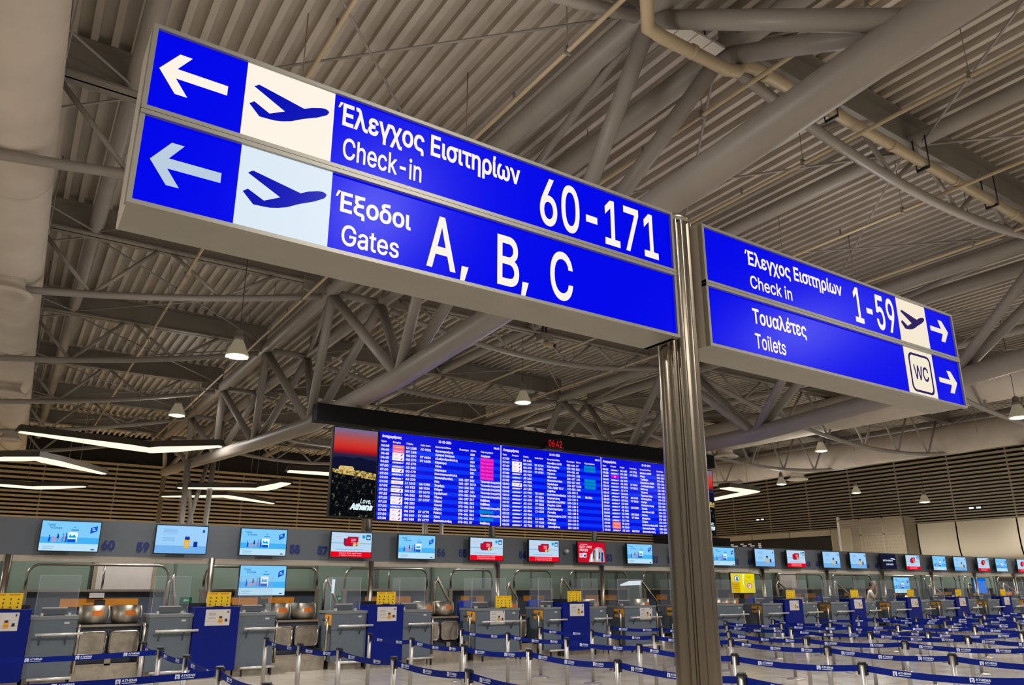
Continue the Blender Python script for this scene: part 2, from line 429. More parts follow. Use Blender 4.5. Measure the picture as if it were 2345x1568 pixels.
# column towers at the far end of each truss
for cx, lab in ((6.9, 'grey four-legged lattice column below the left roof truss end'), (19.0, 'grey four-legged lattice column behind the departures board')):
    t = thing('lattice_column', lab, 'column', (cx, 37, 0))
    zt = chord_z(37)
    MB().tube((cx-.42, 36.4, 0), (cx-.5, 36.6, zt), .12).build('leg', STEEL, t)
    MB().tube((cx+.42, 36.4, 0), (cx+.62, 36.6, zt), .12).build('leg', STEEL, t)
    MB().tube((cx-.42, 37.2, 2.5), (cx+.55, 37.6, zt), .1).build('leg', STEEL, t)
    MB().tube((cx+.42, 37.2, 2.5), (cx-.35, 37.6, zt), .1).build('leg', STEEL, t)
    MB().box(cx-.7, 36.2, 0, cx+.7, 37.5, .15).build('foot', STEEL, t)
# ------------------------------------------------------------------ ducts
def diffuser(o, x, y, ztop, z, r):
    MB().tube((x, y, ztop), (x, y, z), r*.62, 18).build('outlet_neck', DUCT, o)
    MB().lathe([(r*.62, .16), (r*.75, .06), (r, 0), (r, -.05), (r*.72, -.07), (r*.6, 0), (r*.35, .02), (0, .0)], (x, y, z), 24).build('outlet_ring', DUCT, o)
def duct(x, z, r, y0, y1, label, outs, seams, skew=0.0):
    X = lambda y: x+skew*(y-25)
    o = thing('air_duct', label, 'duct', (x, (y0+y1)/2, z))
    prof = [(X(y0), y0, z), (X(y1-.5), y1-.5, z), (X(y1-.2), y1-.2, z), (X(y1), y1, z)]
    MB().path(prof, [r, r, r*.86, r*.3], 32).build('duct_shell', DUCT, o)
    y = y0+1
    while y < y1-1: MB().path([(X(y), y, z), (X(y), y+.06, z)], r*1.012, 32).build('seam_band', DUCT, o); y += seams
    for y in outs: diffuser(o, X(y), y, z-r*.8, z-r-.25, r*.85)
    y = y0+2
    while y < y1:
        for sg in (-1, 1): MB().tube((X(y)+sg*r, y, z), (X(y)+sg*r, y, 9.99), .012, 6).build('hanger_rod', STEEL, o)
        y += 6
duct(-.665, 8.25, .55, -4, 45, 'large round cream duct running up the left edge', (17.6, 27.5, 36.6), 5.5, .0132)
duct(36.2, 8.3, .66, -4, 45.5, 'round cream duct beside the louvred right wall', (26.0, 14.0), 4.2)
duct(27.5, 8.45, .68, -4, 45.5, 'round cream duct passing above the toilets sign end', (23.5,), 4.2)
# ------------------------------------------------------------------ pipes
px_lab = {2.6: 'thin cream sprinkler pipe above the left sign, leftmost', 5.4: 'thin cream sprinkler pipe just left of the left truss', 8.04: 'thin cream sprinkler pipe just right of the left truss', 10.55: 'thin cream sprinkler pipe left of the middle tie tube', 13.65: 'thin cream sprinkler pipe right of the middle tie tube', 16.4: 'thin cream sprinkler pipe left of the right truss'}
for x, lab in px_lab.items():
    x *= .972; z = 8.55
    o = thing('sprinkler_pipe', lab, 'pipe', (x, 15, z), 'sprinkler pipes')
    MB().tube((x, -2, z), (x, 40, z), .034, 8).build('pipe', PIPE, o)
    y = 1.2
    while y < 40:
        MB().tube((x, y, z), (x, y, 9.99), .008, 5).box(x-.045, y-.02, z-.05, x+.045, y+.02, z+.07).build('hanger', STEELD, o)
        MB().tube((x, y+1.3, z), (x, y+1.3, z+.15), .02, 6).build('sprinkler_head', STEELD, o); y += 2.7
o = thing('fire_main_pipe', 'thick cream pipe with bends below the nearest roof beam', 'pipe', (9, 5.6, 8.6))
MB().path([(5.2, 4.4, 8.95), (5.45, 5.3, 8.72), (5.75, 5.6, 8.45), (6.0, 5.6, 8.42), (7.2, 5.6, 8.45), (7.42, 5.6, 8.52), (7.55, 5.6, 8.68), (7.8, 5.6, 8.74), (18.2, 5.6, 8.66)], .088, 14).build('pipe', PIPE, o)
for x in (6.5, 8.0, 9.0, 11.2, 13.2, 15.4):
    z = 8.44 if x < 7.3 else 8.73-(x-8)*.0075
    MB().path([(x, 5.6, z), (x+.08, 5.6, z)], .1, 12).build('coupling', PIPE, o)
for x in (9.6, 12.2, 14.6, 16.8):
    MB().tube((x, 5.5, 8.6), (x, 5.5, 9.2), .012, 6).tube((x, 5.72, 8.6), (x, 5.72, 9.2), .012, 6).box(x-.015, 5.5, 8.57, x+.015, 5.72, 8.62).build('hanger', BLACK, o)
o = thing('cable_tray', 'pale perforated tray panels at top beside the truss node', 'cable tray', (6.8, 5.75, 8.9))
for k in range(4): MB().box(6.18+k*.27, 5.62, 8.82, 6.43+k*.27, 5.9, 8.86).build('tray_panel', WHITEP, o)
for k in range(2): MB().tube((6.4+k*.6, 5.75, 8.85), (6.4+k*.6, 5.75, 9.1), .012, 6).build('hanger', BLACK, o)
# ------------------------------------------------------------------ high-bay lamps
LENS = glow('lamp_lens', (255, 250, 238), 7.0)
BELLM = mat('prismatic_bell', (170, 164, 140), .25, .1, var=.12, scale=30)
bn = BELLM.node_tree.nodes['Principled BSDF']; bn.inputs['Emission Color'].default_value = lin((190, 180, 150))+(1,); bn.inputs['Emission Strength'].default_value = .22
def lamp(x, y, z, label, r=.25):
    k = r/.25
    o = thing('high_bay_lamp', label, 'hanging lamp', (x, y, z), 'high-bay lamps under the roof')
    sc = lambda pr: [(p*k, q*k) for p, q in pr]
    MB().lathe(sc([(.0, .62), (.05, .61), (.085, .56), (.09, .46), (.115, .45), (.115, .38), (.10, .36)]), (x, y, z), 18).build('lamp_cap', STEELD, o)
    MB().lathe(sc([(.10, .36), (.13, .30), (.17, .2), (.215, .1), (.245, .03), (.25, 0.0), (.235, -.02), (.22, -.012), (.21, 0)]), (x, y, z), 24).build('bell', BELLM, o)
    MB().lathe(sc([(.222, .0), (.19, -.03), (.1, -.05), (0, -.055)]), (x, y, z), 20).build('lens', LENS, o)
    for j in range(3):
        a = j*2*PI/3+.4; MB().box(x+r*math.cos(a)-.02, y+r*math.sin(a)-.02, z-.02, x+r*math.cos(a)+.02, y+r*math.sin(a)+.02, z+.03).build('clip', BELLM, o)
    MB().tube((x, y, z+.6*k), (x, y, 9.99), .008, 5).build('cable', BLACK, o)
    light(o, x, y, z)
    return o
def light(o, x, y, z):
    l = bpy.data.lights.new('lamp_light', 'SPOT'); l.energy = LAMP_W; l.color = LAMP_C; l.shadow_soft_size = .2; l.spot_size = math.radians(158); l.spot_blend = .5
    lo = bpy.data.objects.new('lamp_light', l); COL.objects.link(lo); lo.location = (x, y, z-.1) if o is None else (0, 0, -.1)
    if o is not None: lo.parent = o
    u = bpy.data.lights.new('bell_glow', 'POINT'); u.energy = LAMP_W*.055; u.color = LAMP_C; u.shadow_soft_size = .3      # what the glass bell lets out sideways and up
    uo = bpy.data.objects.new('bell_glow', u); COL.objects.link(uo); uo.location = (x, y, z-.3) if o is None else (0, 0, -.3)
    if o is not None: uo.parent = o
for (px, py, wd, lab) in [(543, 815, 52, 'lit bell-shaped hanging lamp, largest, left of the bottom truss'), (405, 950, 30, 'lit bell-shaped hanging lamp at left above the long white light bar'), (1198, 921, 37, 'lit bell-shaped hanging lamp directly above the departures board'),
                          (1881, 1032, 27, 'lit bell-shaped hanging lamp below the WC end of the sign'), (1790, 1108, 22, 'lit bell-shaped hanging lamp right of the chevron light'), (1961, 1128, 20, 'small lit bell-shaped lamp before the louvred right wall'),
                          (2118, 1149, 22, 'lit bell-shaped hanging lamp above the glass cabin'), (2333, 955, 40, 'lit bell-shaped hanging lamp cut by the right edge')]:
    p = Vector((0, 0, EYE))+ray(px, py)*(.5*CF/wd)
    lamp(p.x, p.y, p.z, lab, .3 if wd == 30 else .25)
# the lamps of the same rows that hang outside the picture: only their light
for x, y in [(3.6, 6), (13, 7), (3.6, -4), (13, -4), (22, -2), (-8, 8), (-8, 18), (-8, 28), (34, 6), (-8, -4), (13, 36), (24, 34), (33, 38), (43, 16), (43, 9), (43, 2)]:
    light(None, x, y, 6.9)
# ------------------------------------------------------------------ boomerang light bars
def chevron(pts, w0, w1, w2, label, z=None):
    P = [Vector(p) for p in pts]
    o = thing('light_bar', label, 'light bar', P[1], 'boomerang pendant light bars')
    def outline(k, grow):
        d1 = (P[1]-P[0]).normalized(); d2 = (P[2]-P[1]).normalized()
        n1 = Vector((-d1.y, d1.x, 0)); n2 = Vector((-d2.y, d2.x, 0)); nm = (n1+n2).normalized()
        W = [w0+grow, w1+grow, w2+grow]
        a = P[0]-d1*grow; c = P[2]+d2*grow
        q1 = P[1]-d1*.9; q2 = P[1]+d2*.7
        up = [a+n1*W[0]/2, q1+n1*W[1]*.40, P[1]+nm*W[1]*.42, q2+n2*W[1]*.40, c+n2*W[2]/2]
        dn = [a-n1*W[0]/2, q1-n1*W[1]*.40, P[1]-nm*W[1]*.42, q2-n2*W[1]*.40, c-n2*W[2]/2]
        return up+dn[::-1]
    def slab(k, g0, g1, z0, z1):
        m = MB(); A = [(p.x, p.y, z0) for p in outline(k, g0)]; B = [(p.x, p.y, z1) for p in outline(k, g1)]; n = len(A)
        quads = [(i, (i+1) % n, n+(i+1) % n, n+i) for i in range(n)]
        strips = []
        for base in (0, n):
            for i in range(4): strips.append((base+i, base+i+1, base+n-2-i, base+n-1-i))
        m.add(A+B, quads+strips); return m
    z = P[0].z
    slab(0, 0, 0, z-.02, z+.02).build('diffuser', GLOWBAR, o)
    slab(0, .1, .02, z+.02, z+.22)  .build('housing', HOUSE, o)
    for q in (P[1].lerp(P[0], .15), P[1].lerp(P[2], .6)): MB().tube((q.x, q.y, z+.25), (q.x, q.y, 9.99), .01, 5).build('suspension_cable', STEELD, o)
HOUSE = mat('bar_housing_dark', (78, 70, 58), .6, var=.05)
GLOWBAR = glow('bar_diffuser', (255, 243, 214), 1.25)
ZB = 6.0
def cz(*pp): return [at(px, py, Z=ZB) for px, py in pp]
chevron(cz((45, 989), (345, 1031), (505, 1022)), .16, 1.05, .16, 'long white boomerang light bar, nearest at left')
chevron(cz((-60, 1052), (85, 1050), (238, 1085)), .3, .95, .2, 'cream boomerang light bar cut by left edge, upper of two')
chevron(cz((-60, 1106), (80, 1117), (193, 1114)), .3, 1.0, .2, 'cream boomerang light bar cut by left edge, lower of two')
chevron(cz((408, 1117), (600, 1120), (655, 1106)), .25, 1.0, .45, 'cream boomerang light bar behind lattice column, upper of two')
chevron(cz((373, 1137), (515, 1136), (625, 1153)), .25, 1.0, .2, 'cream boomerang light bar behind lattice column, lower of two')
chevron(cz((660, 1079), (800, 1088), (900, 1080)), .45, .9, .45, 'cream light bar partly hidden by the sunset poster screen')
chevron(cz((1660, 1117), (1722, 1126), (1600, 1150)), .55, .9, .55, 'sharp V-shaped light bar right of the departures board')
# CCTV camera
p = at(1247, 782, Y=16.9)
o = thing('security_camera', 'dark security camera hanging under roof beside the pendant lamp cable', 'camera', p)
MB().tube((p.x-.06, p.y, p.z+.2), (p.x-.06, p.y, 9.2), .03, 8).build('drop_pole', BLACK, o)
MB().tube((p.x+.06, p.y, p.z+.2), (p.x+.06, p.y, 9.2), .03, 8).build('drop_pole', BLACK, o)
MB().box(p.x-.2, p.y-.15, p.z, p.x+.2, p.y+.15, p.z+.22).build('junction_box', STEELD, o)
MB().tube((p.x-.02, p.y, p.z-.06), (p.x+.16, p.y-.25, p.z-.16), .08, 12).build('camera_body', PIPE, o)
MB().tube((p.x+.16, p.y-.25, p.z-.16), (p.x+.19, p.y-.29, p.z-.18), .06, 12).build('lens', BLACK, o)
# ------------------------------------------------------------------ the two direction signs and their post
SB = glow('sign_blue', (0, 6, 234), 1.0, .03)
SWW = glow('sign_white_warm', (255, 244, 230), 1.0, .03)
SWC = glow('sign_white_cool', (226, 240, 252), .95, .03)
SWD = glow('sign_white_dim', (190, 210, 228), .95, .03)
SWI = glow('sign_white_ivory', (250, 238, 214), .95, .03)
SBI = glow('sign_icon_blue', (4, 16, 190), .9, .03)
SPU = glow('sign_wc_purple', (44, 24, 104), .8, .03)
ARROW_L = [(.0, .081), (.059, .162), (.1, .162), (.056, .1), (.23, .1), (.23, .062), (.055, .062), (.1, 0), (.059, 0)]
ARROW_R = [(0, .094), (.147, .094), (.117, .158), (.166, .158), (.235, .083), (.176, 0), (.125, 0), (.16, .06), (0, .06)]
PLANE = [(.358, .592), (.374, .605), (.55, .568), (.578, .584), (.613, .597), (.632, .6), (.644, .596), (.648, .589), (.641, .576), (.604, .551), (.548, .523), (.505, .497), (.472, .484), (.445, .477), (.422, .475), (.387, .473), (.347, .514), (.363, .528), (.422, .498), (.479, .529)]
def sign_row(o, X0, u0, u1, z0, z1, name):
    p = MB().box(X0+u0, 2.528, z0, X0+u1, 2.70, z1).build('light_panel', SB, o); return p
def on_panel(p, mb, name, m): return mb.build(name, m, p)
def S(X0, u, v): return (X0+u, 2.528, 2.9+v)
def sign_box(X0, W, name, label, dep=.235):
    o = thing(name, label, 'direction sign', (X0+W/2, 2.64, 2.9))
    f = MB(); t = .016; y0, y1 = 2.515, 2.52+dep
    f.box(X0, y0, 2.9, X0+W, 2.545, 2.9+t).box(X0, y0, 3.6-t, X0+W, 2.545, 3.6).box(X0, y0, 2.9+t, X0+t, 2.545, 3.6-t).box(X0+W-t, y0, 2.9+t, X0+W, 2.545, 3.6-t)
    f.build('front_frame', ALU, o)
    MB().box(X0, y0-.003, 3.236, X0+W, 2.545, 3.252).box(X0, y0-.003, 3.254, X0+W, 2.545, 3.27).build('middle_rail', ALU, o)
    MB().box(X0+.003, 2.545, 2.9, X0+W-.003, y1, 2.93).box(X0+.003, 2.545, 3.57, X0+W-.003, y1, 3.6).build('housing', ALUD, o)
    MB().box(X0-.003, 2.546, 2.901, X0+.03, y1+.002, 3.599).build('end_cap', CREAM, o)
    MB().box(X0+W-.03, 2.545, 2.9, X0+W, y1, 3.6).build('end_cap', ALUD, o)
    MB().box(X0+.03, y1-.02, 2.93, X0+W-.03, y1, 3.57).build('back_sheet', ALUD, o)
    return o
A0 = .155
s1 = sign_box(A0, 2.525, 'direction_sign', 'large lit blue sign left of the post, check-in 60-171 and gates A, B, C')
up = sign_row(s1, A0, .016, 2.509, 3.27, 3.584, 'upper'); lo = sign_row(s1, A0, .016, 2.509, 2.916, 3.236, 'lower')
def poly(X0, pts, du=0, dv=0, t=.002, k=1, ku=1): return MB().prism([(x*k*ku+du, y*k+dv) for x, y in pts], (X0, 2.528, 2.9), EX, EZ, t)
rect = lambda a, b, c, d: [(a, b), (c, b), (c, d), (a, d)]
poly(A0, ARROW_L, .037, .454).build('arrow', SWW, up)
poly(A0, ARROW_L, .051, .1).build('arrow', SWD, lo)
wq = poly(A0, rect(.327, .37, .668, .684)).build('white_field', SWW, up); poly(A0, PLANE, 0, 0, .004).build('plane_symbol', SBI, up)
wq = poly(A0, rect(.338, .016, .681, .336)).build('white_field', SWC, lo); poly(A0, PLANE, .007, -.36, .004, 1, 1.013).build('plane_symbol', SBI, lo)
L = lambda s, X0, u, v, h, wd, **k: letters(MB(), s, (X0+u, 2.528, 2.9+v), EX, EZ, h, wd, res=6, **k)
def acc(mb, X0, u, v): return mb.prism([(u, v), (u+.007, v), (u+.02, v+.026), (u+.008, v+.026)], (X0, 2.528, 2.9), EX, EZ, .002)
acc(L('Ελεγχος Εισιτηρίων', A0, .704, .56, .094, .854, bold=.02), A0, .684, .632).build('greek_lettering', SWW, up)
L('Check-in', A0, .714, .413, .09, .345, bold=.012).build('lettering', SWW, up)
L('60-171', A0, 1.668, .406, .234, .748, bold=.012).build('numerals', SWW, up)
acc(L('Εξοδοι', A0, .72, .184, .08, .301, bold=.02), A0, .70, .242).build('greek_lettering', SWW, lo)
L('Gates', A0, .733, .047, .082, .24, bold=.012).build('lettering', SWW, lo)
for ch, u0, u1 in (('A', 1.096, 1.232), ('B', 1.437, 1.551), ('C', 1.722, 1.852)): letters(MB(), ch, (A0+u0, 2.528, 2.9+.052), EX, EZ, .226, u1-u0, bold=.012, res=6).build('letter', SWW, lo)
for u in (1.262, 1.57): MB().prism([(.0, .036), (.032, .036), (.012, -.034), (-.008, -.034)], (A0+u, 2.528, 2.9+.05), EX, EZ, .002).build('comma', SWW, lo)
B0 = 2.9
s2 = sign_box(B0, 2.61, 'direction_sign', 'lit blue sign right of the post, check in 1-59 and toilets WC')
up = sign_row(s2, B0, .016, 2.594, 3.27, 3.584, 'upper'); lo = sign_row(s2, B0, .016, 2.594, 2.916, 3.236, 'lower')
poly(B0, rect(1.895, .37, 2.253, .684)).build('white_field', SWI, up)
poly(B0, rect(1.899, .016, 2.25, .336)).build('white_field', SWI, lo)
poly(B0, ARROW_R, 2.301, .468).build('arrow', SWI, up); poly(B0, ARROW_R, 2.308, .092).build('arrow', SWI, lo)
poly(B0, PLANE, 1.566, 0, .004, 1, 1.02).build('plane_symbol', SPU, up)
def rrect(a, b, c, d, r, n=6):
    out = []
    for cx, cy, s0 in ((c-r, d-r, 0), (a+r, d-r, 1), (a+r, b+r, 2), (c-r, b+r, 3)):
        for k in range(n+1): th = (s0+k/n)*PI/2; out.append((cx+r*math.cos(th), cy+r*math.sin(th)))
    return out
a = rrect(1.938, .036, 2.213, .308, .045); b = rrect(1.956, .052, 2.195, .292, .033); fr = MB(); n = len(a)
N = .004
fr.add([(B0+x, 2.528-N, 2.9+z) for x, z in a+b], [(i, (i+1) % n, n+(i+1) % n, n+i) for i in range(n)])
fr.build('wc_border', SPU, lo)
L('WC', B0, 1.985, .128, .094, .18, lift=.004, bold=.015).build('wc_letters', SPU, lo)
acc(L('Ελεγχος Εισιτηρίων', B0, .38, .555, .083, .89, bold=.02), B0, .357, .617).build('greek_lettering', SWW, up)
L('Check in', B0, .38, .414, .074, .372, bold=.012).build('lettering', SWW, up)
L('1-59', B0, 1.387, .415, .232, .463, bold=.012).build('numerals', SWW, up)
L('Τουαλέτες', B0, .372, .203, .083, .478, bold=.02).build('greek_lettering', SWW, lo)
L('Toilets', B0, .376, .057, .083, .262, bold=.012).build('lettering', SWW, lo)
# fluted post
PX, PY = 2.792, 2.645
o = thing('sign_post', 'tall fluted stainless post between the two lit signs', 'post', (PX, PY, 0))
n = 96; ring = []
for k in range(n):
    th = 2*PI*k/n; r = .105
    for c in (200, 222, 250, 285, 318, 20):
        dlt = abs((math.degrees(th)-c+180) % 360-180)
        if dlt < 5: r -= .02
    ring.append((r*math.cos(th), r*math.sin(th)))
m = MB(); m.add([(PX+x, PY+y, 0) for x, y in ring]+[(PX+x, PY+y, 3.63) for x, y in ring], [(i, (i+1) % n, n+(i+1) % n, n+i) for i in range(n)], True)
m.add([(PX+x, PY+y, 3.63) for x, y in ring], [tuple(range(n))])
m.build('shaft', INOXP, o)
MB().lathe([(0, .035), (.1, .035), (.112, .025), (.112, 0), (.1, -.005)], (PX, PY, 3.6), 32).build('cap', INOX, o)
MB().box(2.675, 2.6, 3.05, 2.70, 2.69, 3.12).box(2.675, 2.6, 3.4, 2.70, 2.69, 3.47).build('bracket', ALUD, o)
MB().box(2.88, 2.6, 3.05, 2.905, 2.69, 3.12).box(2.88, 2.6, 3.4, 2.905, 2.69, 3.47).build('bracket', ALUD, o)
MB().lathe([(.2, 0), (.2, .012), (.11, .02)], (PX, PY, 0), 32).build('base_plate', INOX, o)

# ------------------------------------------------------------------ departures board over the desks
YB = 17.0
o = thing('header_beam', 'long matt black header beam above the departures screens', 'beam', at(1180, 980, Y=YB))
a, b = at(728, 921, Y=YB), at(1635, 1043, Y=YB); zb = at(726, 961, Y=YB).z
MB().box(a.x, YB, zb, b.x, YB+.35, a.z).build('beam_shell', BLACKM, o)
BB = (glow('board_blue_light', (0, 50, 255), 1.0, .1), glow('board_blue_dark', (0, 8, 214), 1.0, .1))
WT = glow('board_white', (238, 228, 255), 1.0); WTB = glow('board_logo_white', (255, 244, 252), 1.0)
MAG = glow('board_magenta', (232, 0, 190), 1.0); TEAL = glow('board_teal', (0, 120, 200), 1.0); TEALT = glow('board_teal_text', (20, 170, 200), 1.0)
ORG = glow('board_orange', (255, 120, 90), 1.0); PNK = glow('board_pink', (240, 110, 160), 1.0); SKYP = glow('board_plum', (150, 60, 150), 1.0)
REDL = glow('board_red', (220, 30, 60), 1.0)
xs = [at(870, 1000, Y=YB).x, at(1147, 1030, Y=YB).x, at(1376, 1056, Y=YB).x]
xs.append(xs[2]+(xs[2]-xs[1])*1.0)
ZT, ZL = at(882, 988, Y=YB).z, at(868, 1190, Y=YB).z
G = 'SKY'; A = 'AEG'
R1 = [('06:25', 'o', 'LH 1285', 'AC 9201', 'Φρανκφούρτη', '', 'B28', 'Αναχώρησε'), ('06:40', 'p', 'EY 188', '', 'Αμπού Ντάμπι', '', 'A9', '#Πύλη Κλειστή'), ('06:45', G, 'GQ 290', 'EY 6654', 'Αλεξανδρούπολη', '', 'B20', '#Πύλη Κλειστή'),
      ('06:45', G, 'GQ 270', 'EY 6658', 'Κέρκυρα', '', 'B16', '#Πύλη Κλειστή'), ('06:50', A, 'A3 270', '', 'Χίος', '', 'B16A', '#Πύλη Κλειστή'), ('07:00', A, 'A3 282', '', 'Κέρκυρα', '', 'B31', '#Πύλη Κλειστή'), ('07:00', G, 'GQ 670', '', 'Κωνσταντινούπολη', '', 'A5', '#Πύλη Κλειστή'),
      ('07:00', A, 'A3 102', '', 'Θεσσαλονίκη', '102-137', 'B22', 'Τελευταία Αναγγελία'), ('07:00', A, 'A3 220', '', 'Κώς', '102-137', 'B17A', 'Τελευταία Αναγγελία'), ('07:05', 'w', 'LX 1843', 'UA 9755', 'Ζυρίχη', '146-148', 'B29', 'Τελευταία Αναγγελία'),
      ('07:05', A, 'A3 932', 'MS 9334', 'Κάιρο', '102-137', 'A26', 'Τελευταία Αναγγελία'), ('07:10', G, 'GQ 210', 'EY 6670', 'Ηράκλειο', '070-081', 'B18A', 'Τελευταία Αναγγελία'), ('07:15', A, 'OA 062', 'A3 7062', 'Πάρος', '102-137', 'B17', 'Επιβίβαση'),
      ('07:15', G, 'GQ 310', 'EY 6707', 'Σάμος', '070-081', 'B23', 'Επιβίβαση'), ('07:15', G, 'GQ 250', '', 'Χανιά', '070-081', 'B19', 'Τελευταία Αναγγελία'), ('07:20', A, 'A3 240', '', 'Σάμος', '102-137', 'B24', '*Πύλη Ανοιχτή'),
      ('07:25', G, 'GQ 280', 'EY 6770', 'Ρόδος', '070-081', 'B22', 'Τελευταία Αναγγελία'), ('07:30', G, 'GQ 240', 'EY 6680', 'Χίος', '070-081', 'B16', '*Πύλη Ανοιχτή'), ('07:30', G, 'GQ 380', 'EY 6779', 'Θεσσαλονίκη', '070-081', 'B7', 'Επιβίβαση')]
R2 = [('07:35', 'b', 'BA 641', '', 'Λονδίνο LHR', '041-045', 'A7', '*Πύλη Ανοιχτή'), ('07:40', G, 'GQ 340', 'EY 6710', 'Σαντορίνη', '070-081', 'B20', '*Πύλη Ανοιχτή'), ('07:45', G, 'GQ 600', 'EY 6741', 'Λάρνακα', '070-081', 'A3', ''), ('07:50', G, 'GQ 610', 'EY 6793', 'Τίρανα', '070-081', 'A23', ''),
      ('07:55', A, 'A3 902', '', 'Λάρνακα', '102-137', 'A11', '*Πύλη Ανοιχτή'), ('07:55', A, 'A3 104', '', 'Θεσσαλονίκη', '102-137', 'B15', '*Πύλη Ανοιχτή'), ('07:55', A, 'A3 300', '', 'Ηράκλειο', '102-137', 'B16B', '*Πύλη Ανοιχτή'), ('08:00', G, 'GQ 720', '', 'Τελ Αβίβ TLV', '070-081', 'A20', ''),
      ('08:05', A, 'A3 150', '', 'Καβάλα', '102-128', 'B', ''), ('08:05', A, 'A3 990', 'TK 9199', 'Κωνσταντινούπολη', '102-128', 'A21', 'Νέα Πύλη'), ('08:10', A, 'A3 710', 'V7 5004', 'Βαρκελώνη', '102-128', 'B', ''), ('08:10', A, 'A3 620', 'SN 9302', 'Βρυξέλλες BRU', '102-128', 'B', ''), ('08:20', A, 'A3 610', 'V7 5012', 'Παρίσι CDG', '102-128', 'B', ''),
      ('08:20', A, 'A3 820', 'LH 5915', 'Φρανκφούρτη', '136-143', 'B', ''), ('08:20', A, 'A3 854', 'LX 4335', 'Γενεύη', '102-128', 'B', ''), ('08:25', A, 'A3 960', '', 'Βουκουρέστι OTP', '102-128', 'B', ''), ('08:30', A, 'A3 850', 'LX 4321', 'Ζυρίχη', '102-128', 'B', ''), ('08:30', A, 'A3 802', 'TP 7428', 'Μόναχο', '136-143', 'B', ''), ('08:35', A, 'A3 720', 'V7 5126', 'Λισσαβώνα', '102-128', 'B', '')]
R3 = [('08:35', A, 'A3 660', 'AC 3721', 'Μιλάνο MXP', '102-128', 'B', ''), ('08:35', A, 'A3 650', 'V7 5020', 'Ρώμη', '102-128', 'B', ''), ('08:35', 'm', 'W4 3710', '', 'Τρέβιζο', '012-016', 'C', ''), ('08:40', A, 'A3 820', '', 'Βερολίνο BER', '136-143', 'B', ''), ('08:40', A, 'A3 630', 'V7 5084', 'Λουξεμβούργο', '102-128', 'B', ''), ('08:40', A, 'A3 860', 'V7 5012', 'Βιέννη', '102-128', 'B', ''),
      ('08:45', A, 'A3 970', '', 'Τίρανα', '102-128', 'A', ''), ('08:45', A, 'A3 624', '', 'Άμστερνταμ', '102-128', 'B', ''), ('08:50', A, 'A3 710', 'SK 8410', 'Κοπεγχάγη', '102-128', 'B', ''), ('08:55', A, 'A3 864', 'V7 5062', 'Πράγα', '102-128', 'B', ''), ('09:00', A, 'A3 820', '', 'Ντίσελντορφ', '102-128', 'A', ''), ('09:00', A, 'A3 312', 'MS 3355', 'Χανιά', '102-128', 'B', ''), ('09:05', A, 'A3 606', '', 'Λονδίνο LHR', '102-128', 'A', 'Νέα Πύλη'),
      ('09:05', A, 'A3 202', 'MS 3328', 'Ρόδος', '102-128', 'B', ''), ('09:15', A, 'A3 700', 'V7 5024', 'Μαδρίτη', '102-128', 'B', ''), ('09:20', A, 'A3 764', '', 'Σόφια', '102-128', 'B', ''), ('09:30', 'o', 'PC 1192', '', 'Κωνσταντινούπολη SAW', '024-027', 'A', ''), ('09:35', 'o', 'FR 1240', '', 'Θεσσαλονίκη', '080-086', 'C', ''), ('09:40', A, 'A3 110', 'MS 3319', 'Θεσσαλονίκη', '102-128', 'B', '')]
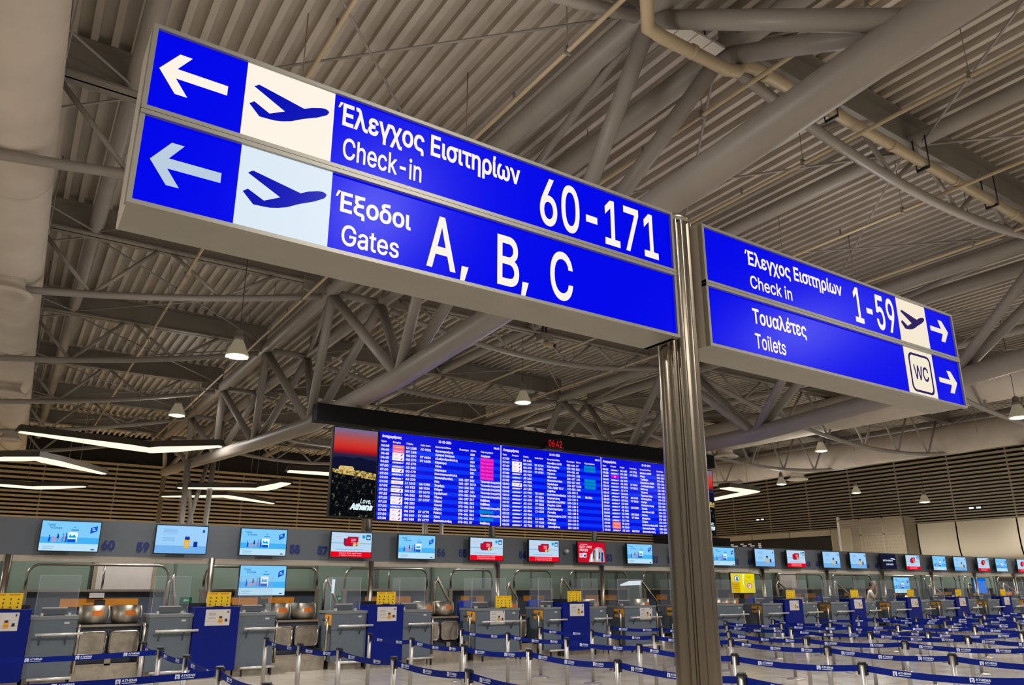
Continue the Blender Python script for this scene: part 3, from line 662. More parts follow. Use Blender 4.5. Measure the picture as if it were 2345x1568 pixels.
def board(x0, x1, rows, label, hide):
    W = x1-x0; H = ZT-ZL
    o = thing('departures_screen', label, 'departures screen', (x0+W/2, YB, ZL), 'departures screens')
    MB().box(x0, YB+.003, ZL, x1-.01, YB+.12, ZT).build('casing', BLACK, o)
    pitch = H/22.05; base = ZL+.25*pitch
    dk = MB(); lt = MB(); lt.box(x0, YB, ZL, x1-.012, YB+.002, ZT)
    for i in range(19):
        if i % 2 == 0: dk.box(x0, YB-.002, base+(18-i)*pitch-pitch*.28, x1-.012, YB, base+(18-i)*pitch+pitch*.72)
    dk.box(x0, YB-.002, base+18.75*pitch, x1-.012, YB, ZT)
    pn = lt.build('lit_panel', BB[0], o); dk.build('dark_rows', BB[1], pn)
    O = lambda f, v, y=YB-.003: (x0+f*W, y, v)
    FR = [.012, .095, .205, .315, .435, .635, .73, .82]
    h = pitch*.52
    for i, r in enumerate(rows):
        v = base+(18-i)*pitch; row = MB(); cols = {c: row for c in range(8)}
        wb, pl, og, pk, mg, te, tt, rd, lt2 = [MB() for _ in range(9)]
        for c in (0, 2, 3, 4, 5, 6):
            if r[c]: letters(cols[c], r[c], O(FR[c], v), EX, EZ, h, W*{0: .062, 2: .08, 3: .085, 5: .085}.get(c) if c in (0, 2, 3, 5) else None if c == 6 else min(W*.185, W*.0135*len(r[4])), bold=.045, res=1)
        k = r[1]; a, b = .10, .19
        if k == G:
            wb.box(x0+a*W, YB-.005, v-pitch*.26, x0+b*W, YB-.003, v+pitch*.72); letters(pl, 'SKY', O(a+.015, v+.005, YB-.005), EX, EZ, h*.7, W*.032, res=1)
            pl.prism([(0, 0), (.012*W, 0), (.02*W, pitch*.55), (.012*W, pitch*.6)], O(a+.06, v-.01, YB-.006), EX, EZ, .001)
        elif k == A:
            letters(wb, 'AEGEAN', O(a, v), EX, EZ, h*.72, W*.072, bold=.045, res=1); wb.prism([(0, 0), (.012*W, h*.5), (.004*W, h)], O(a+.078, v), EX, EZ, .001)
        elif k == 'w': wb.box(x0+a*W, YB-.005, v-pitch*.2, x0+b*W, YB-.003, v+pitch*.66); letters(rd, 'SWISS', O(a+.02, v, YB-.005), EX, EZ, h*.7, W*.05, res=1)
        elif k == 'b': letters(wb, 'BRITISH', O(a, v), EX, EZ, h*.5, W*.06, res=1); rd.prism([(0, 0), (.02*W, h*.3), (.02*W, h*.6)], O(a+.065, v+h*.2), EX, EZ, .001)
        elif k == 'm': mg.box(x0+a*W, YB-.005, v-pitch*.2, x0+b*W, YB-.003, v+pitch*.7); letters(lt2, 'W', O(.135, v, YB-.006), EX, EZ, h, None, res=1)
        elif k in 'op': (og if k == 'o' else pk).box(x0+a*W, YB-.005, v-pitch*.24, x0+b*W, YB-.003, v+pitch*.7); letters(lt2, 'PEGASUS' if i > 5 else 'Lufthansa' if k == 'o' else 'ETIHAD', O(a+.015, v, YB-.006), EX, EZ, h*.6, W*.06, res=1)
        t = r[7]
        if t.startswith('#'):
            mg.box(x0+.815*W, YB-.005, v-pitch*.24, x0+.935*W, YB-.003, v+pitch*.7); letters(pk, t[1:], O(.822, v, YB-.006), EX, EZ, h, W*.105, res=1)
        elif t.startswith('*'):
            te.box(x0+.815*W, YB-.005, v-pitch*.24, x0+.935*W, YB-.003, v+pitch*.7); letters(tt, t[1:], O(.822, v, YB-.006), EX, EZ, h, W*.105, res=1)
        elif t: letters(cols[7], t, O(.82, v), EX, EZ, h, W*.0092*len(t), bold=.045, res=1)
        row.build('flight_row', WT, pn)
        lg = None
        for m_, nm, mt in ((wb, 'airline_logo', WTB), (og, 'airline_logo', ORG), (mg, 'status_highlight' if t.startswith('#') else 'airline_logo', MAG), (te, 'status_highlight', TEAL)):
            if m_.v: m_.build(nm, mt, pn)
        for m_, nm, mt in ((pl, 'logo_print', SKYP), (rd, 'logo_print', REDL), (lt2, 'logo_print', WTB), (tt, 'status_text', TEALT)):
            if m_.v: m_.build(nm, mt, pn)
        if pk.v: pk.build('status_text' if t.startswith('#') and k != 'p' else 'airline_logo', PNK, pn)
    vh = base+19.15*pitch
    for f, s, wd in [(.012, 'Ώρα', .04), (.1, 'Εταιρία', .06), (.205, 'Πτήση', .05), (.315, 'Code share', .08), (.435, 'Προορισμός/Μέσω', .13), (.635, 'Ελεγκτήρια', .08), (.73, 'Έξοδος', .05), (.82, 'Παρατηρήσεις', .11)]:
        letters(MB(), s, O(f, vh), EX, EZ, h*.8, W*wd, bold=.03, res=1).build('heading_text', WT, pn)
    letters(MB(), 'Αναχωρήσεις', O(.015, base+20.35*pitch), EX, EZ, h*1.25, W*.15, bold=.045, res=1).build('board_title', WT, pn)
    letters(MB(), '10-02-2026', O(.46, base+20.5*pitch), EX, EZ, h*1.15, W*.105, bold=.045, res=1).build('date_text', WT, pn); letters(MB(), '06:42', O(.935, base+20.5*pitch), EX, EZ, h, W*.05, bold=.045, res=1).build('clock_text', WT, pn)
    MB().box(x1-.012, YB-.004, ZL, x1+.012, YB+.12, ZT).build('edge_strip', WT if not hide else BLACK, o)
board(xs[0], xs[1], R1, 'leftmost blue departures screen, flights 06:25 to 07:30', False)
board(xs[1]+.013, xs[2], R2, 'middle blue departures screen, flights 07:35 to 08:35', False)
board(xs[2]+.013, xs[3], R3, 'right blue departures screen, partly hidden by the steel post', True)
# sunset posters on either side
def sunset_mat():
    M = bpy.data.materials.new('sunset_sky'); M.use_nodes = True; nt = M.node_tree; b = nt.nodes['Principled BSDF']
    b.inputs['Base Color'].default_value = (0, 0, 0, 1); b.inputs['Specular IOR Level'].default_value = .1
    tc = nt.nodes.new('ShaderNodeTexCoord'); sp = nt.nodes.new('ShaderNodeSeparateXYZ'); rp = nt.nodes.new('ShaderNodeValToRGB')
    el = rp.color_ramp.elements; st = [(0, (8, 10, 30)), (.08, (22, 26, 66)), (.24, (40, 34, 70)), (.3, (140, 14, 30)), (.42, (205, 34, 36)), (.62, (200, 66, 52)), (.8, (160, 86, 96)), (1, (112, 108, 150))]
    el[0].position, el[0].color = 0, lin(st[0][1])+(1,); el[1].position, el[1].color = 1, lin(st[-1][1])+(1,)
    for p, c in st[1:-1]: e = el.new(p); e.color = lin(c)+(1,)
    nt.links.new(tc.outputs['Generated'], sp.inputs[0]); nt.links.new(sp.outputs['Z'], rp.inputs['Fac']); nt.links.new(rp.outputs['Color'], b.inputs['Emission Color']); b.inputs['Emission Strength'].default_value = .95
    return M
def specks(n, c1, c2, sc, lo_, s=1.0):
    M = bpy.data.materials.new(n); M.use_nodes = True; nt = M.node_tree; b = nt.nodes['Principled BSDF']; b.inputs['Base Color'].default_value = (0, 0, 0, 1); b.inputs['Specular IOR Level'].default_value = 0
    tc = nt.nodes.new('ShaderNodeTexCoord'); nz = nt.nodes.new('ShaderNodeTexNoise'); nz.inputs['Scale'].default_value = sc; nz.inputs['Detail'].default_value = 6; nz.inputs['Roughness'].default_value = .8
    rp = nt.nodes.new('ShaderNodeValToRGB'); rp.color_ramp.elements[0].position = lo_; rp.color_ramp.elements[1].position = lo_+.12
    rp.color_ramp.elements[0].color = lin(c1)+(1,); rp.color_ramp.elements[1].color = lin(c2)+(1,)
    nt.links.new(tc.outputs['Object'], nz.inputs['Vector']); nt.links.new(nz.outputs['Fac'], rp.inputs['Fac']); nt.links.new(rp.outputs['Color'], b.inputs['Emission Color']); b.inputs['Emission Strength'].default_value = s
    return M
SUN = sunset_mat(); CITY = specks('city_lights', (8, 10, 14), (150, 150, 130), 9, .56); ROCK = specks('lit_rock', (70, 48, 20), (236, 206, 120), 14, .45); TEMPLE = specks('lit_temple', (200, 160, 84), (244, 222, 150), 20, .45)
SEA = glow('poster_sea', (18, 22, 54), .8); PTXT = glow('poster_white', (224, 246, 250), 1.0)
def poster(x0, x1, z0, z1, label):
    o = thing('poster_screen', label, 'poster screen', ((x0+x1)/2, YB, z0), 'sunset poster screens'); W = x1-x0; H = z1-z0
    MB().box(x0, YB+.003, z0, x1, YB+.12, z1).build('casing', BLACK, o)
    s = MB().box(x0+.03, YB, z0+H*.6, x1-.03, YB+.002, z1-.03).build('lit_sky', SUN, o)
    MB().prism([(0, .52), (1, .52), (1, .64), (.8, .655), (.6, .67), (.45, .66), (.25, .665), (0, .65)] and [(x*(W-.06), y*H) for x, y in [(0, .52), (1, .52), (1, .64), (.8, .65), (.6, .672), (.45, .655), (.25, .665), (0, .65)]], (x0+.03, YB-.001, z0), EX, EZ, .001).build('sea', SEA, s)
    MB().box(x0+.03, YB, z0+.03, x1-.03, YB+.002, z0+H*.6).build('night_city', CITY, o)
    pr = [(0, .49), (.2, .47), (.5, .46), (.75, .44), (1, .43), (1, .5), (.8, .515), (.55, .525), (.2, .52), (0, .525)]
    MB().prism([(x*(W-.06), y*H) for x, y in pr], (x0+.03, YB-.002, z0), EX, EZ, .002).build('floodlit_rock', ROCK, s)
    tm = MB(); tm.box(x0+W*.16, YB-.006, z0+H*.515, x0+W*.48, YB-.004, z0+H*.55); tm.box(x0+W*.18, YB-.006, z0+H*.55, x0+W*.46, YB-.004, z0+H*.562)
    tm.build('floodlit_temple', TEMPLE, s)
    t = MB(); letters(t, 'Love,', (x0+W*.66, YB-.004, z0+H*.165), EX, EZ, H*.05, W*.24, bold=.015, shear=.25, res=3); letters(t, 'Athens', (x0+W*.44, YB-.004, z0+H*.095), EX, EZ, H*.06, W*.5, bold=.05, shear=.25, res=3)
    t.build('slogan', PTXT, o)
pa, pb = at(765, 974, Y=YB), at(870, 990, Y=YB); pz = at(756, 1183, Y=YB).z
poster(pa.x, pb.x-.02, pz, pa.z, 'sunset city poster screen at left end of the departures board')
qb = at(1632, 1240, Y=YB).x; poster(xs[3]+.1, xs[3]+.1+(pb.x-pa.x)-.02, pz, pa.z, 'sunset city poster screen at right end, mostly behind post')
# hangers between beam and screens, clock, info strip
o = thing('digital_clock', 'small black digital clock showing red 06 42 below beam', 'clock', at(1265, 1024, Y=YB))
a, b = at(1244, 1008, Y=YB-.02), at(1287, 1034, Y=YB-.02)
MB().box(a.x, YB-.12, b.z+.02, b.x, YB+.1, zb+.02).build('clock_case', BLACK, o)
letters(MB(), '06', (a.x+.12, YB-.12, b.z+.09), EX, EZ, .19, .2, lift=.003).build('red_digits', glow('clock_red', (255, 22, 40), .9), o)
letters(MB(), '42', (a.x+.38, YB-.12, b.z+.09), EX, EZ, .19, .2, lift=.003).build('red_digits', MATS['clock_red'], o)
o = thing('info_strip', 'narrow black strip with white letters under right departures screen', 'display', (16.8, YB, 3))
a = at(1500, 1224, Y=YB); MB().box(a.x, YB+.02, ZL-.4, xs[3]+1.9, YB+.1, ZL-.02).build('strip_panel', BLACKM, o)
b = at(1537, 1233, Y=YB).x
t = MB(); letters(t, 'ΔΙΕΘΝΕΙΣ ΠΤΗΣΕΙΣ', (b, YB+.02, ZL-.15), EX, EZ, .1, 1.6, bold=.02); letters(t, 'DEPARTURES', (b, YB+.02, ZL-.31), EX, EZ, .1, 1.2, bold=.02); t.build('strip_lettering', WT, o)
# ------------------------------------------------------------------ fascia above the desks, its poles, numbers and screens
YF = 17.0
o = thing('counter_fascia', 'long grey fascia board with desk numbers above the check-in desks', 'fascia', (20, YF, 2.25))
MB().box(-6, YF, 2.25, 44, YF+.14, 2.93).build('fascia_board', FASC, o)
MB().box(-6, YF+.02, 2.13, 44, YF+.16, 2.25).build('cream_rail', CREAM, o)
for s, px, py in [('60', 231, 1258), ('59', 311, 1262), ('58', 662, 1266), ('57', 726, 1269), ('56', 1000, 1273), ('55', 1050, 1274), ('54', 1188, 1278), ('53', 1388, 1284), ('52', 1494, 1287), ('51', 1529, 1288), ('50', 1682, 1292), ('49', 1712, 1292), ('48', 1847, 1297), ('47', 1869, 1297), ('46', 1983, 1299), ('45', 2004, 1300), ('44', 2103, 1302), ('43', 2121, 1303)]:
    p = at(px, py, Y=YF); letters(MB(), s, (p.x, YF, p.z), EX, EZ, .165, .235, bold=.05, lift=.004).build('desk_number', NUMB, o)
POLES = [.1, 3.67, 7.24, 10.75, 14.26, 17.74, 21.2, 24.72, 28.19, 31.67, 35.15, 38.7]
for i, x in enumerate(POLES):
    o = thing('support_pole', 'stainless pole under the fascia, %s from the left' % (ORD+['ninth', 'tenth', 'eleventh', 'twelfth'])[i].replace('nearest', 'first'), 'pole', (x, YF-.03, 0), 'poles under the fascia')
    MB().tube((x, YF-.06, .12), (x, YF-.06, 2.25), .06, 16).build('pole_tube', INOX, o)
    MB().tube((x, YF+.24, 2.25), (x, YF+.24, 5.4 if 5.7 < x < 19 else 2.9), .09, 12).build('pole_top', INOX, o)
    MB().lathe([(.11, 0), (.11, .02), (.06, .04)], (x, YF-.06, .12), 16).build('pole_foot', INOX, o)
# screens
def gl(n, c, s=1.0): return MATS.get(n) or glow(n, c, s)
C_ = dict(sky=gl('scr_sky', (128, 204, 252)), seab=gl('scr_sea', (70, 178, 246)), pale=gl('scr_pale', (186, 226, 248)), ink=gl('scr_ink', (20, 120, 196)), navy=gl('scr_navy', (14, 52, 140)), logo=gl('scr_logo', (8, 84, 208)), white=gl('scr_white', (236, 246, 255)), pink=gl('scr_pink', (206, 150, 178)),
          cyan=gl('scr_cyan', (0, 166, 232)), bsky=gl('scr_bsky', (158, 208, 252)), bband=gl('scr_bband', (118, 178, 236)), bgrey=gl('scr_bgrey', (128, 178, 224)), amber=gl('scr_amber', (240, 176, 40)), cap=gl('scr_cap', (22, 50, 150)), rbg=gl('scr_rbg', (186, 216, 240)), rline=gl('scr_rline', (130, 172, 206)), card=gl('scr_card', (198, 14, 44)), cardd=gl('scr_card_dark', (140, 30, 66)), red=gl('scr_red', (240, 0, 26)),
          gold=gl('scr_gold', (208, 196, 140)), rlogo=gl('scr_rlogo', (0, 94, 160)), rpink=gl('scr_rpink', (255, 160, 180)), dred=gl('scr_dred', (206, 12, 40)), grey=gl('scr_grey', (170, 168, 172)), tan=gl('scr_tan', (180, 140, 116)), black=gl('scr_black', (30, 28, 36)), ba=gl('scr_ba', (22, 26, 52)))
def screen(name, kind, x, y, z, w, h, label, group, dim=False):
    """a wall screen whose lit face is at y, lower left corner x, z"""
    o = thing(name, label, 'screen', (x+w/2, y+.05, z), group)
    b = .018
    MB().box(x-b, y+.004, z-b, x+w+b, y+.07, z+h+b).build('casing', BLACK, o)
    MB().box(x+w*.35, y+.07, z+h*.3, x+w*.65, y+.2, z+h*.7).build('wall_mount', BLACK, o)
    R_ = lambda a, c, e, f, k=0: MB().box(x+a*w, y-.001-k*.001, z+c*h, x+e*w, y-k*.001+.001, z+f*h)
    PG = lambda pts, k=1: MB().prism([(px_*w, py_*h) for px_, py_ in pts], (x, y-.001*k, z), EX, EZ, .001)
    T = lambda s, u, v, hh, ww, k=2, **q: letters(MB(), s, (x+u*w, y-.001*k, z+v*h), EX, EZ, hh*h, ww*w, lift=.001, res=1, **q)
    if kind == 'T':
        p = R_(0, 0, 1, 1).build('lit_panel', C_['sky'], o); R_(0, .24, 1, .46, 1).build('sea_band', C_['seab'], p); R_(0, 0, 1, .25, 1).build('caption_band', C_['pale'], p)
        T('Travel', .08, .84, .07, .14, bold=.02).build('heading', C_['ink'], p); T('to Europe', .14, .745, .07, .2, bold=.02).build('heading', C_['ink'], p)
        for k, (u, v, hgt, c) in enumerate([(.15, .3, .24, 'logo'), (.21, .3, .2, 'pink'), (.25, .3, .18, 'pink'), (.29, .42, .16, 'navy'), (.33, .32, .2, 'pink'), (.38, .3, .3, 'cyan'), (.40, .32, .24, 'pink'), (.43, .3, .32, 'logo')]):
            PG([(u-.018, v), (u+.014, v), (u+.02, v+hgt*.6), (u+.006, v+hgt*.7), (u+.008, v+hgt*.9), (u-.004, v+hgt), (u-.014, v+hgt*.85), (u-.008, v+hgt*.7)], 2).build('traveller_figure', C_[c], p)
        R_(.46, .3, .62, .64, 2).build('card', C_['white'], p); PG([(.47, .45), (.6, .45), (.57, .56), (.52, .5), (.49, .58)], 4).build('card_hill', C_['cyan'], p); R_(.46, .3, .6, .4, 4).build('card_button', C_['logo'], p)
        R_(.5, .7, .63, .73, 1).build('caption_line', C_['ink'], p); PG([(.53, .78), (.58, .8), (.57, .83), (.54, .82)], 2).build('cloud', C_['cyan'], p)
        PG([(.83, .6), (.95, .7), (.95, .88), (.83, .8)], 2).build('logo_flag', C_['logo'], p); R_(.86, .72, .92, .74, 4).build('logo_line', C_['white'], p); R_(.86, .77, .9, .79, 4).build('logo_line', C_['white'], p)
        R_(.06, .13, .26, .155, 2).build('caption_line', C_['bgrey'], p); R_(.06, .06, .24, .08, 2).build('caption_line', C_['bgrey'], p); R_(.88, .04, .94, .08, 2).build('flag_patch', C_['navy'], p)
    elif kind == 'B':
        p = R_(0, 0, 1, 1).build('lit_panel', C_['bsky'], o); R_(0, 0, 1, .28, 1).build('table_band', C_['bband'], p)
        for v in (.86, .81, .76, .71, .54, .49, .44): R_(.13, v, .4 if v > .6 else .36, v+.022, 2).build('text_line', C_['bgrey'], p)
        R_(.55, .2, .66, .5, 2).build('bottle', C_['amber'], p); R_(.56, .5, .655, .62, 2).build('bottle_cap', C_['cap'], p); R_(.575, .28, .635, .42, 3).build('bottle_label', C_['gold'], p)
        R_(.74, .24, .82, .44, 2).build('jar', C_['cap'], p); R_(.9, .78, .945, .88, 2).build('corner_logo', C_['rlogo'], p)
    elif kind == 'R':
        p = R_(0, 0, 1, 1).build('lit_panel', C_['rbg'], o); R_(0, .55, 1, .58, 1).build('horizon_line', C_['rline'], p); R_(0, 0, 1, .22, 1).build('red_band', C_['red'], p)
        T('Reserve from your home', .2, .135, .055, .56, bold=.02).build('band_text', C_['rpink'], p); T('& Collect from the store', .2, .045, .055, .56, bold=.02).build('band_text', C_['rpink'], p)
        PG([(.3, .52), (.34, .44), (.62, .44), (.66, .5), (.66, .84), (.4, .84), (.38, .76), (.3, .76)], 2).build('gift_card', C_['cardd'], p); PG([(.35, .5), (.62, .5), (.63, .8), (.42, .8), (.34, .7)], 3).build('gift_card_face', C_['card'], p)
        for v in (.6, .67, .72): R_(.48, v, .6, v+.03, 5).build('card_text', C_['rpink'], p)
        PG([(.57+.045*math.cos(t*PI/6), .5+.08*math.sin(t*PI/6)) for t in range(12)], 6).build('coin', C_['gold'], p); PG([(.66+.04*math.cos(t*PI/6), .56+.07*math.sin(t*PI/6)) for t in range(12)], 6).build('coin', C_['gold'], p)
        R_(.08, .8, .24, .83, 2).build('script_line', C_['rpink'], p); R_(.12, .3, .8, .325, 2).build('text_line', C_['bgrey'], p)
        R_(.76, .78, .83, .91, 2).build('corner_logo', C_['cyan'], p); R_(.86, .72, .97, .93, 2).build('corner_logo', C_['rlogo'], p); R_(.88, .76, .95, .86, 4).build('logo_bag', C_['rbg'], p)
    elif kind == 'D':
        p = R_(0, 0, 1, 1).build('lit_panel', C_['dred'], o)
        T('DUTY-FREE', .06, .71, .11, .44, bold=.01).build('heading', C_['white'], p); T('PRICES', .06, .55, .11, .29, bold=.01).build('heading', C_['white'], p); R_(.08, .87, .34, .91, 2).build('small_line', C_['rpink'], p)
        R_(.05, .24, .16, .44, 2).build('white_logo', C_['white'], p); R_(.18, .24, .3, .46, 2).build('white_logo', C_['white'], p); R_(.07, .29, .14, .4, 4).build('logo_mark', C_['pink'], p); R_(.2, .28, .28, .38, 4).build('logo_mark', C_['rlogo'], p)
        PG([(.38, .02), (.46, .4), (.58, .66), (.7, .78), (.86, .74), (.95, .56), (.97, .02)], 2).build('shopper_group', C_['grey'], p)
        for k, (a, c, e, f, cc) in enumerate([(.44, .04, .52, .4, 'white'), (.54, .2, .6, .6, 'black'), (.55, .02, .63, .3, 'tan'), (.66, .1, .72, .66, 'white'), (.75, .2, .8, .5, 'black'), (.84, .04, .92, .5, 'navy'), (.7, .5, .76, .74, 'pink')]):
            PG([(a, c), (e, c), (e-.01, (c+f)/2), (e+.01, f), (a+.02, f+.03), (a+.01, (c+f)/2)], 4).build('shopper', C_[cc], p)
    elif kind == 'A':
        p = R_(0, 0, 1, 1).build('lit_panel', C_['ba'], o)
        T('BRITISH AIRWAYS', .1, .52, .1, .66, bold=.02).build('lettering', C_['white'], p); T('CLUB EUROPE', .28, .26, .1, .5, bold=.02).build('lettering', C_['white'], p); PG([(.6, .72), (.95, .62), (.94, .68), (.82, .74)], 2).build('ribbon_logo', C_['white'], p)
    elif kind == 'Y':
        yl = gl('scr_yellow', (232, 216, 10)); yd = gl('scr_ochre', (200, 168, 20)); yo = gl('scr_yellow_pale', (226, 206, 70))
        p = R_(0, 0, 1, 1).build('lit_panel', yl, o); R_(0, .5, .36, 1, 1).build('pale_block', yo, p); R_(0, 0, .36, .55, 2).build('ochre_block', yd, p)
        PG([(.5, .98), (.58, .98), (.52, .7), (.53, .45), (.58, .2), (.5, .45), (.48, .7)], 3).build('white_curve', C_['white'], p)
        ci = lambda cx, cy, r: [(cx+r*math.cos(t*PI/8), cy+r*1.25*math.sin(t*PI/8)) for t in range(16)]
        PG(ci(.24, .74, .12), 4).build('round_sign', C_['navy'], p); PG(ci(.24, .74, .1), 5).build('round_sign', C_['white'], p); PG([(.2, .66), (.3, .64), (.28, .8), (.22, .84)], 7).build('sign_mark', C_['ink'], p)
        PG(ci(.76, .36, .11), 4).build('round_sign', C_['card'], p); PG(ci(.76, .36, .085), 5).build('round_sign', C_['white'], p); PG([(.7, .3), (.8, .4), (.78, .44), (.69, .34)], 7).build('sign_mark', C_['card'], p)
        for v in (.78, .85): R_(.64, v, .84, v+.03, 3).build('text_line', yd, p)
        for v in (.2, .3, .4): R_(.08, v, .28, v+.03, 3).build('text_line', gl('scr_ochre_text', (190, 120, 20)), p)
    elif kind == 'P':
        p = R_(0, 0, 1, 1).build('lit_panel', gl('scr_plain_blue', (0, 110, 226)), o); PG([(.72, .4), (.9, .4), (.92, .7), (.8, .78), (.72, .66)], 2).build('faint_logo', gl('scr_faint', (40, 120, 190)), p); R_(.76, .25, .9, .32, 2).build('faint_logo', gl('scr_faint', (40, 120, 190)), p)
    return o
DESC = {'T': 'pale blue travel advert', 'B': 'pale blue amber-bottle advert', 'R': 'white and red gift advert', 'D': 'red duty-free prices advert', 'A': 'navy screen with white lettering'}
mons = [('T', 85, 'left of number 60'), ('B', 352, 'right of number 59'), ('T', 548, 'left of number 58'), ('R', 757, 'right of number 57'), ('T', 912, 'left of number 56'), ('R', 1077, 'right of number 55'), ('R', 1212, 'right of number 54'), ('D', 1324, 'left of number 53'), ('T', 1437, 'left of number 52'), ('T', 1549, 'half hidden by the steel post'), ('T', 1634, 'just right of the steel post'), ('B', 1729, 'right of number 49'), ('R', 1802, 'left of number 48'), ('B', 1884, 'right of number 47'), ('B', 1946, 'left of number 46'), ('A', 2017, 'right of number 45'), ('R', 2073, 'left of number 44'), ('T', 2134, 'right of number 43'), ('B', 2182, 'second right of number 43'), ('R', 2236, 'third right of number 43'), ('T', 2277, 'fourth right of number 43'), ('R', 2326, 'cut by the right edge')]
PROTO = {}
for k, px, where in mons:
    x = at(px, 1270, Y=16.78).x; lab = 'wall screen with %s, %s' % (DESC[k].replace('navy screen with ', 'navy display, '), where)
    if k not in PROTO: PROTO[k] = screen('advert_screen', k, x, 16.78, 2.325, .975, .545, lab, 'screens on the fascia')
    else: dup(PROTO[k], (x+.975/2, 16.83, 2.325), lab)
q = at(545, 1363, Y=17.34); e = at(656, 1298, Y=17.34); dup_s = screen('desk_screen', 'T', q.x, 17.34, q.z, e.x-q.x, e.z-q.z+.02, 'pale blue travel advert screen under the fascia, below number 58', None)
MB().tube(((q.x+e.x)/2, 17.45, .12), ((q.x+e.x)/2, 17.45, q.z+.3), .035, 10).build('stand_pole', BLACK, dup_s)
q = at(1681, 1357, Y=17.34); e = at(1722, 1313, Y=17.34); q.x -= .1
ys = screen('desk_screen', 'Y', q.x, 17.34, q.z, e.x-q.x+.1, e.z-q.z, 'yellow notice screen with two round symbols right of the post', None); MB().tube((q.x+.4, 17.45, .12), (q.x+.4, 17.45, q.z+.3), .035, 10).build('stand_pole', BLACK, ys)
q = at(2050, 1357, Y=17.34); e = at(2081, 1322, Y=17.34)
ts = screen('desk_screen', 'T', q.x, 17.34, q.z, e.x-q.x, e.z-q.z, 'pale blue travel advert screen right of the standing person', None); MB().tube((q.x+.4, 17.45, .12), (q.x+.4, 17.45, q.z+.3), .035, 10).build('stand_pole', BLACK, ts)
q = at(2233, 1357, Y=17.34); e = at(2256, 1324, Y=17.34)
ps = screen('desk_screen', 'P', q.x, 17.34, q.z, e.x-q.x, e.z-q.z, 'plain bright blue screen between poles at far right', None); MB().tube((q.x+.4, 17.45, .12), (q.x+.4, 17.45, q.z+.3), .035, 10).build('stand_pole', BLACK, ps)
# small camera dome on the fascia beside the duty-free screen
p = at(1298, 1262, Y=16.9); o = thing('dome_camera', 'small white camera on fascia left of the red duty-free screen', 'camera', p)
MB().lathe([(.0, .06), (.05, .05), (.07, 0), (.05, -.05), (0, -.06)], (p.x, 16.9, p.z), 16).build('dome', WHITEP, o); MB().box(p.x-.02, 16.9, p.z-.02, p.x+.02, 17.0, p.z+.02).build('bracket', WHITEP, o)

# ------------------------------------------------------------------ glass wall behind the desks, staff platform
struct('trim_1', MB().box(-6, 16.95, 0, 44, 20.2, .12), BLACKM)
pw = MB().box(-6, 20.2, 0, 44, 20.3, 2.75); gw = pw.build('wall_frosted', FROST); gw['kind'] = 'structure'
ml = MB(); x = -5.2
while x < 44: ml.box(x-.03, 20.16, .12, x+.03, 20.2, 2.75); x += 1.75
ml.box(-6, 20.15, 2.55, 44, 20.2, 2.62); ml.build('glazing_bars', MULL, gw)
for (xa, xb) in ((at(218, 1340, Y=20.1).x, at(345, 1340, Y=20.1).x), (at(1786, 1340, Y=20.1).x, at(1824, 1340, Y=20.1).x)):
    MB().box(xa, 20.08, .12, xb, 20.14, 2.75).build('white_door', DOORW, gw); MB().box(xa-.08, 20.06, .12, xa, 20.15, 2.75).build('door_frame', SLATG, gw); MB().box(xb, 20.06, .12, xb+.08, 20.15, 2.75).build('door_frame', SLATG, gw)
for i, (px, py) in enumerate([(427, 1374), (780, 1370)]):
    p = at(px, py, Y=20.05); o = thing('exit_sign', ['small green exit sign on glass wall left of first lower screen', 'small green exit sign behind glass screen under number 57'][i], 'sign', p)
    MB().box(p.x-.13, 20.08, p.z-.07, p.x+.13, 20.145, p.z+.07).build('sign_plate', GREENS, o)
    MB().prism([(0, .03), (.05, .07), (.05, .045), (.12, .045), (.12, .015), (.05, .015), (.05, -.01)], (p.x-.07, 20.08, p.z-.03), EX, EZ, .002).build('arrow', glow('exit_arrow%d' % i, (120, 190, 150), .8), o)
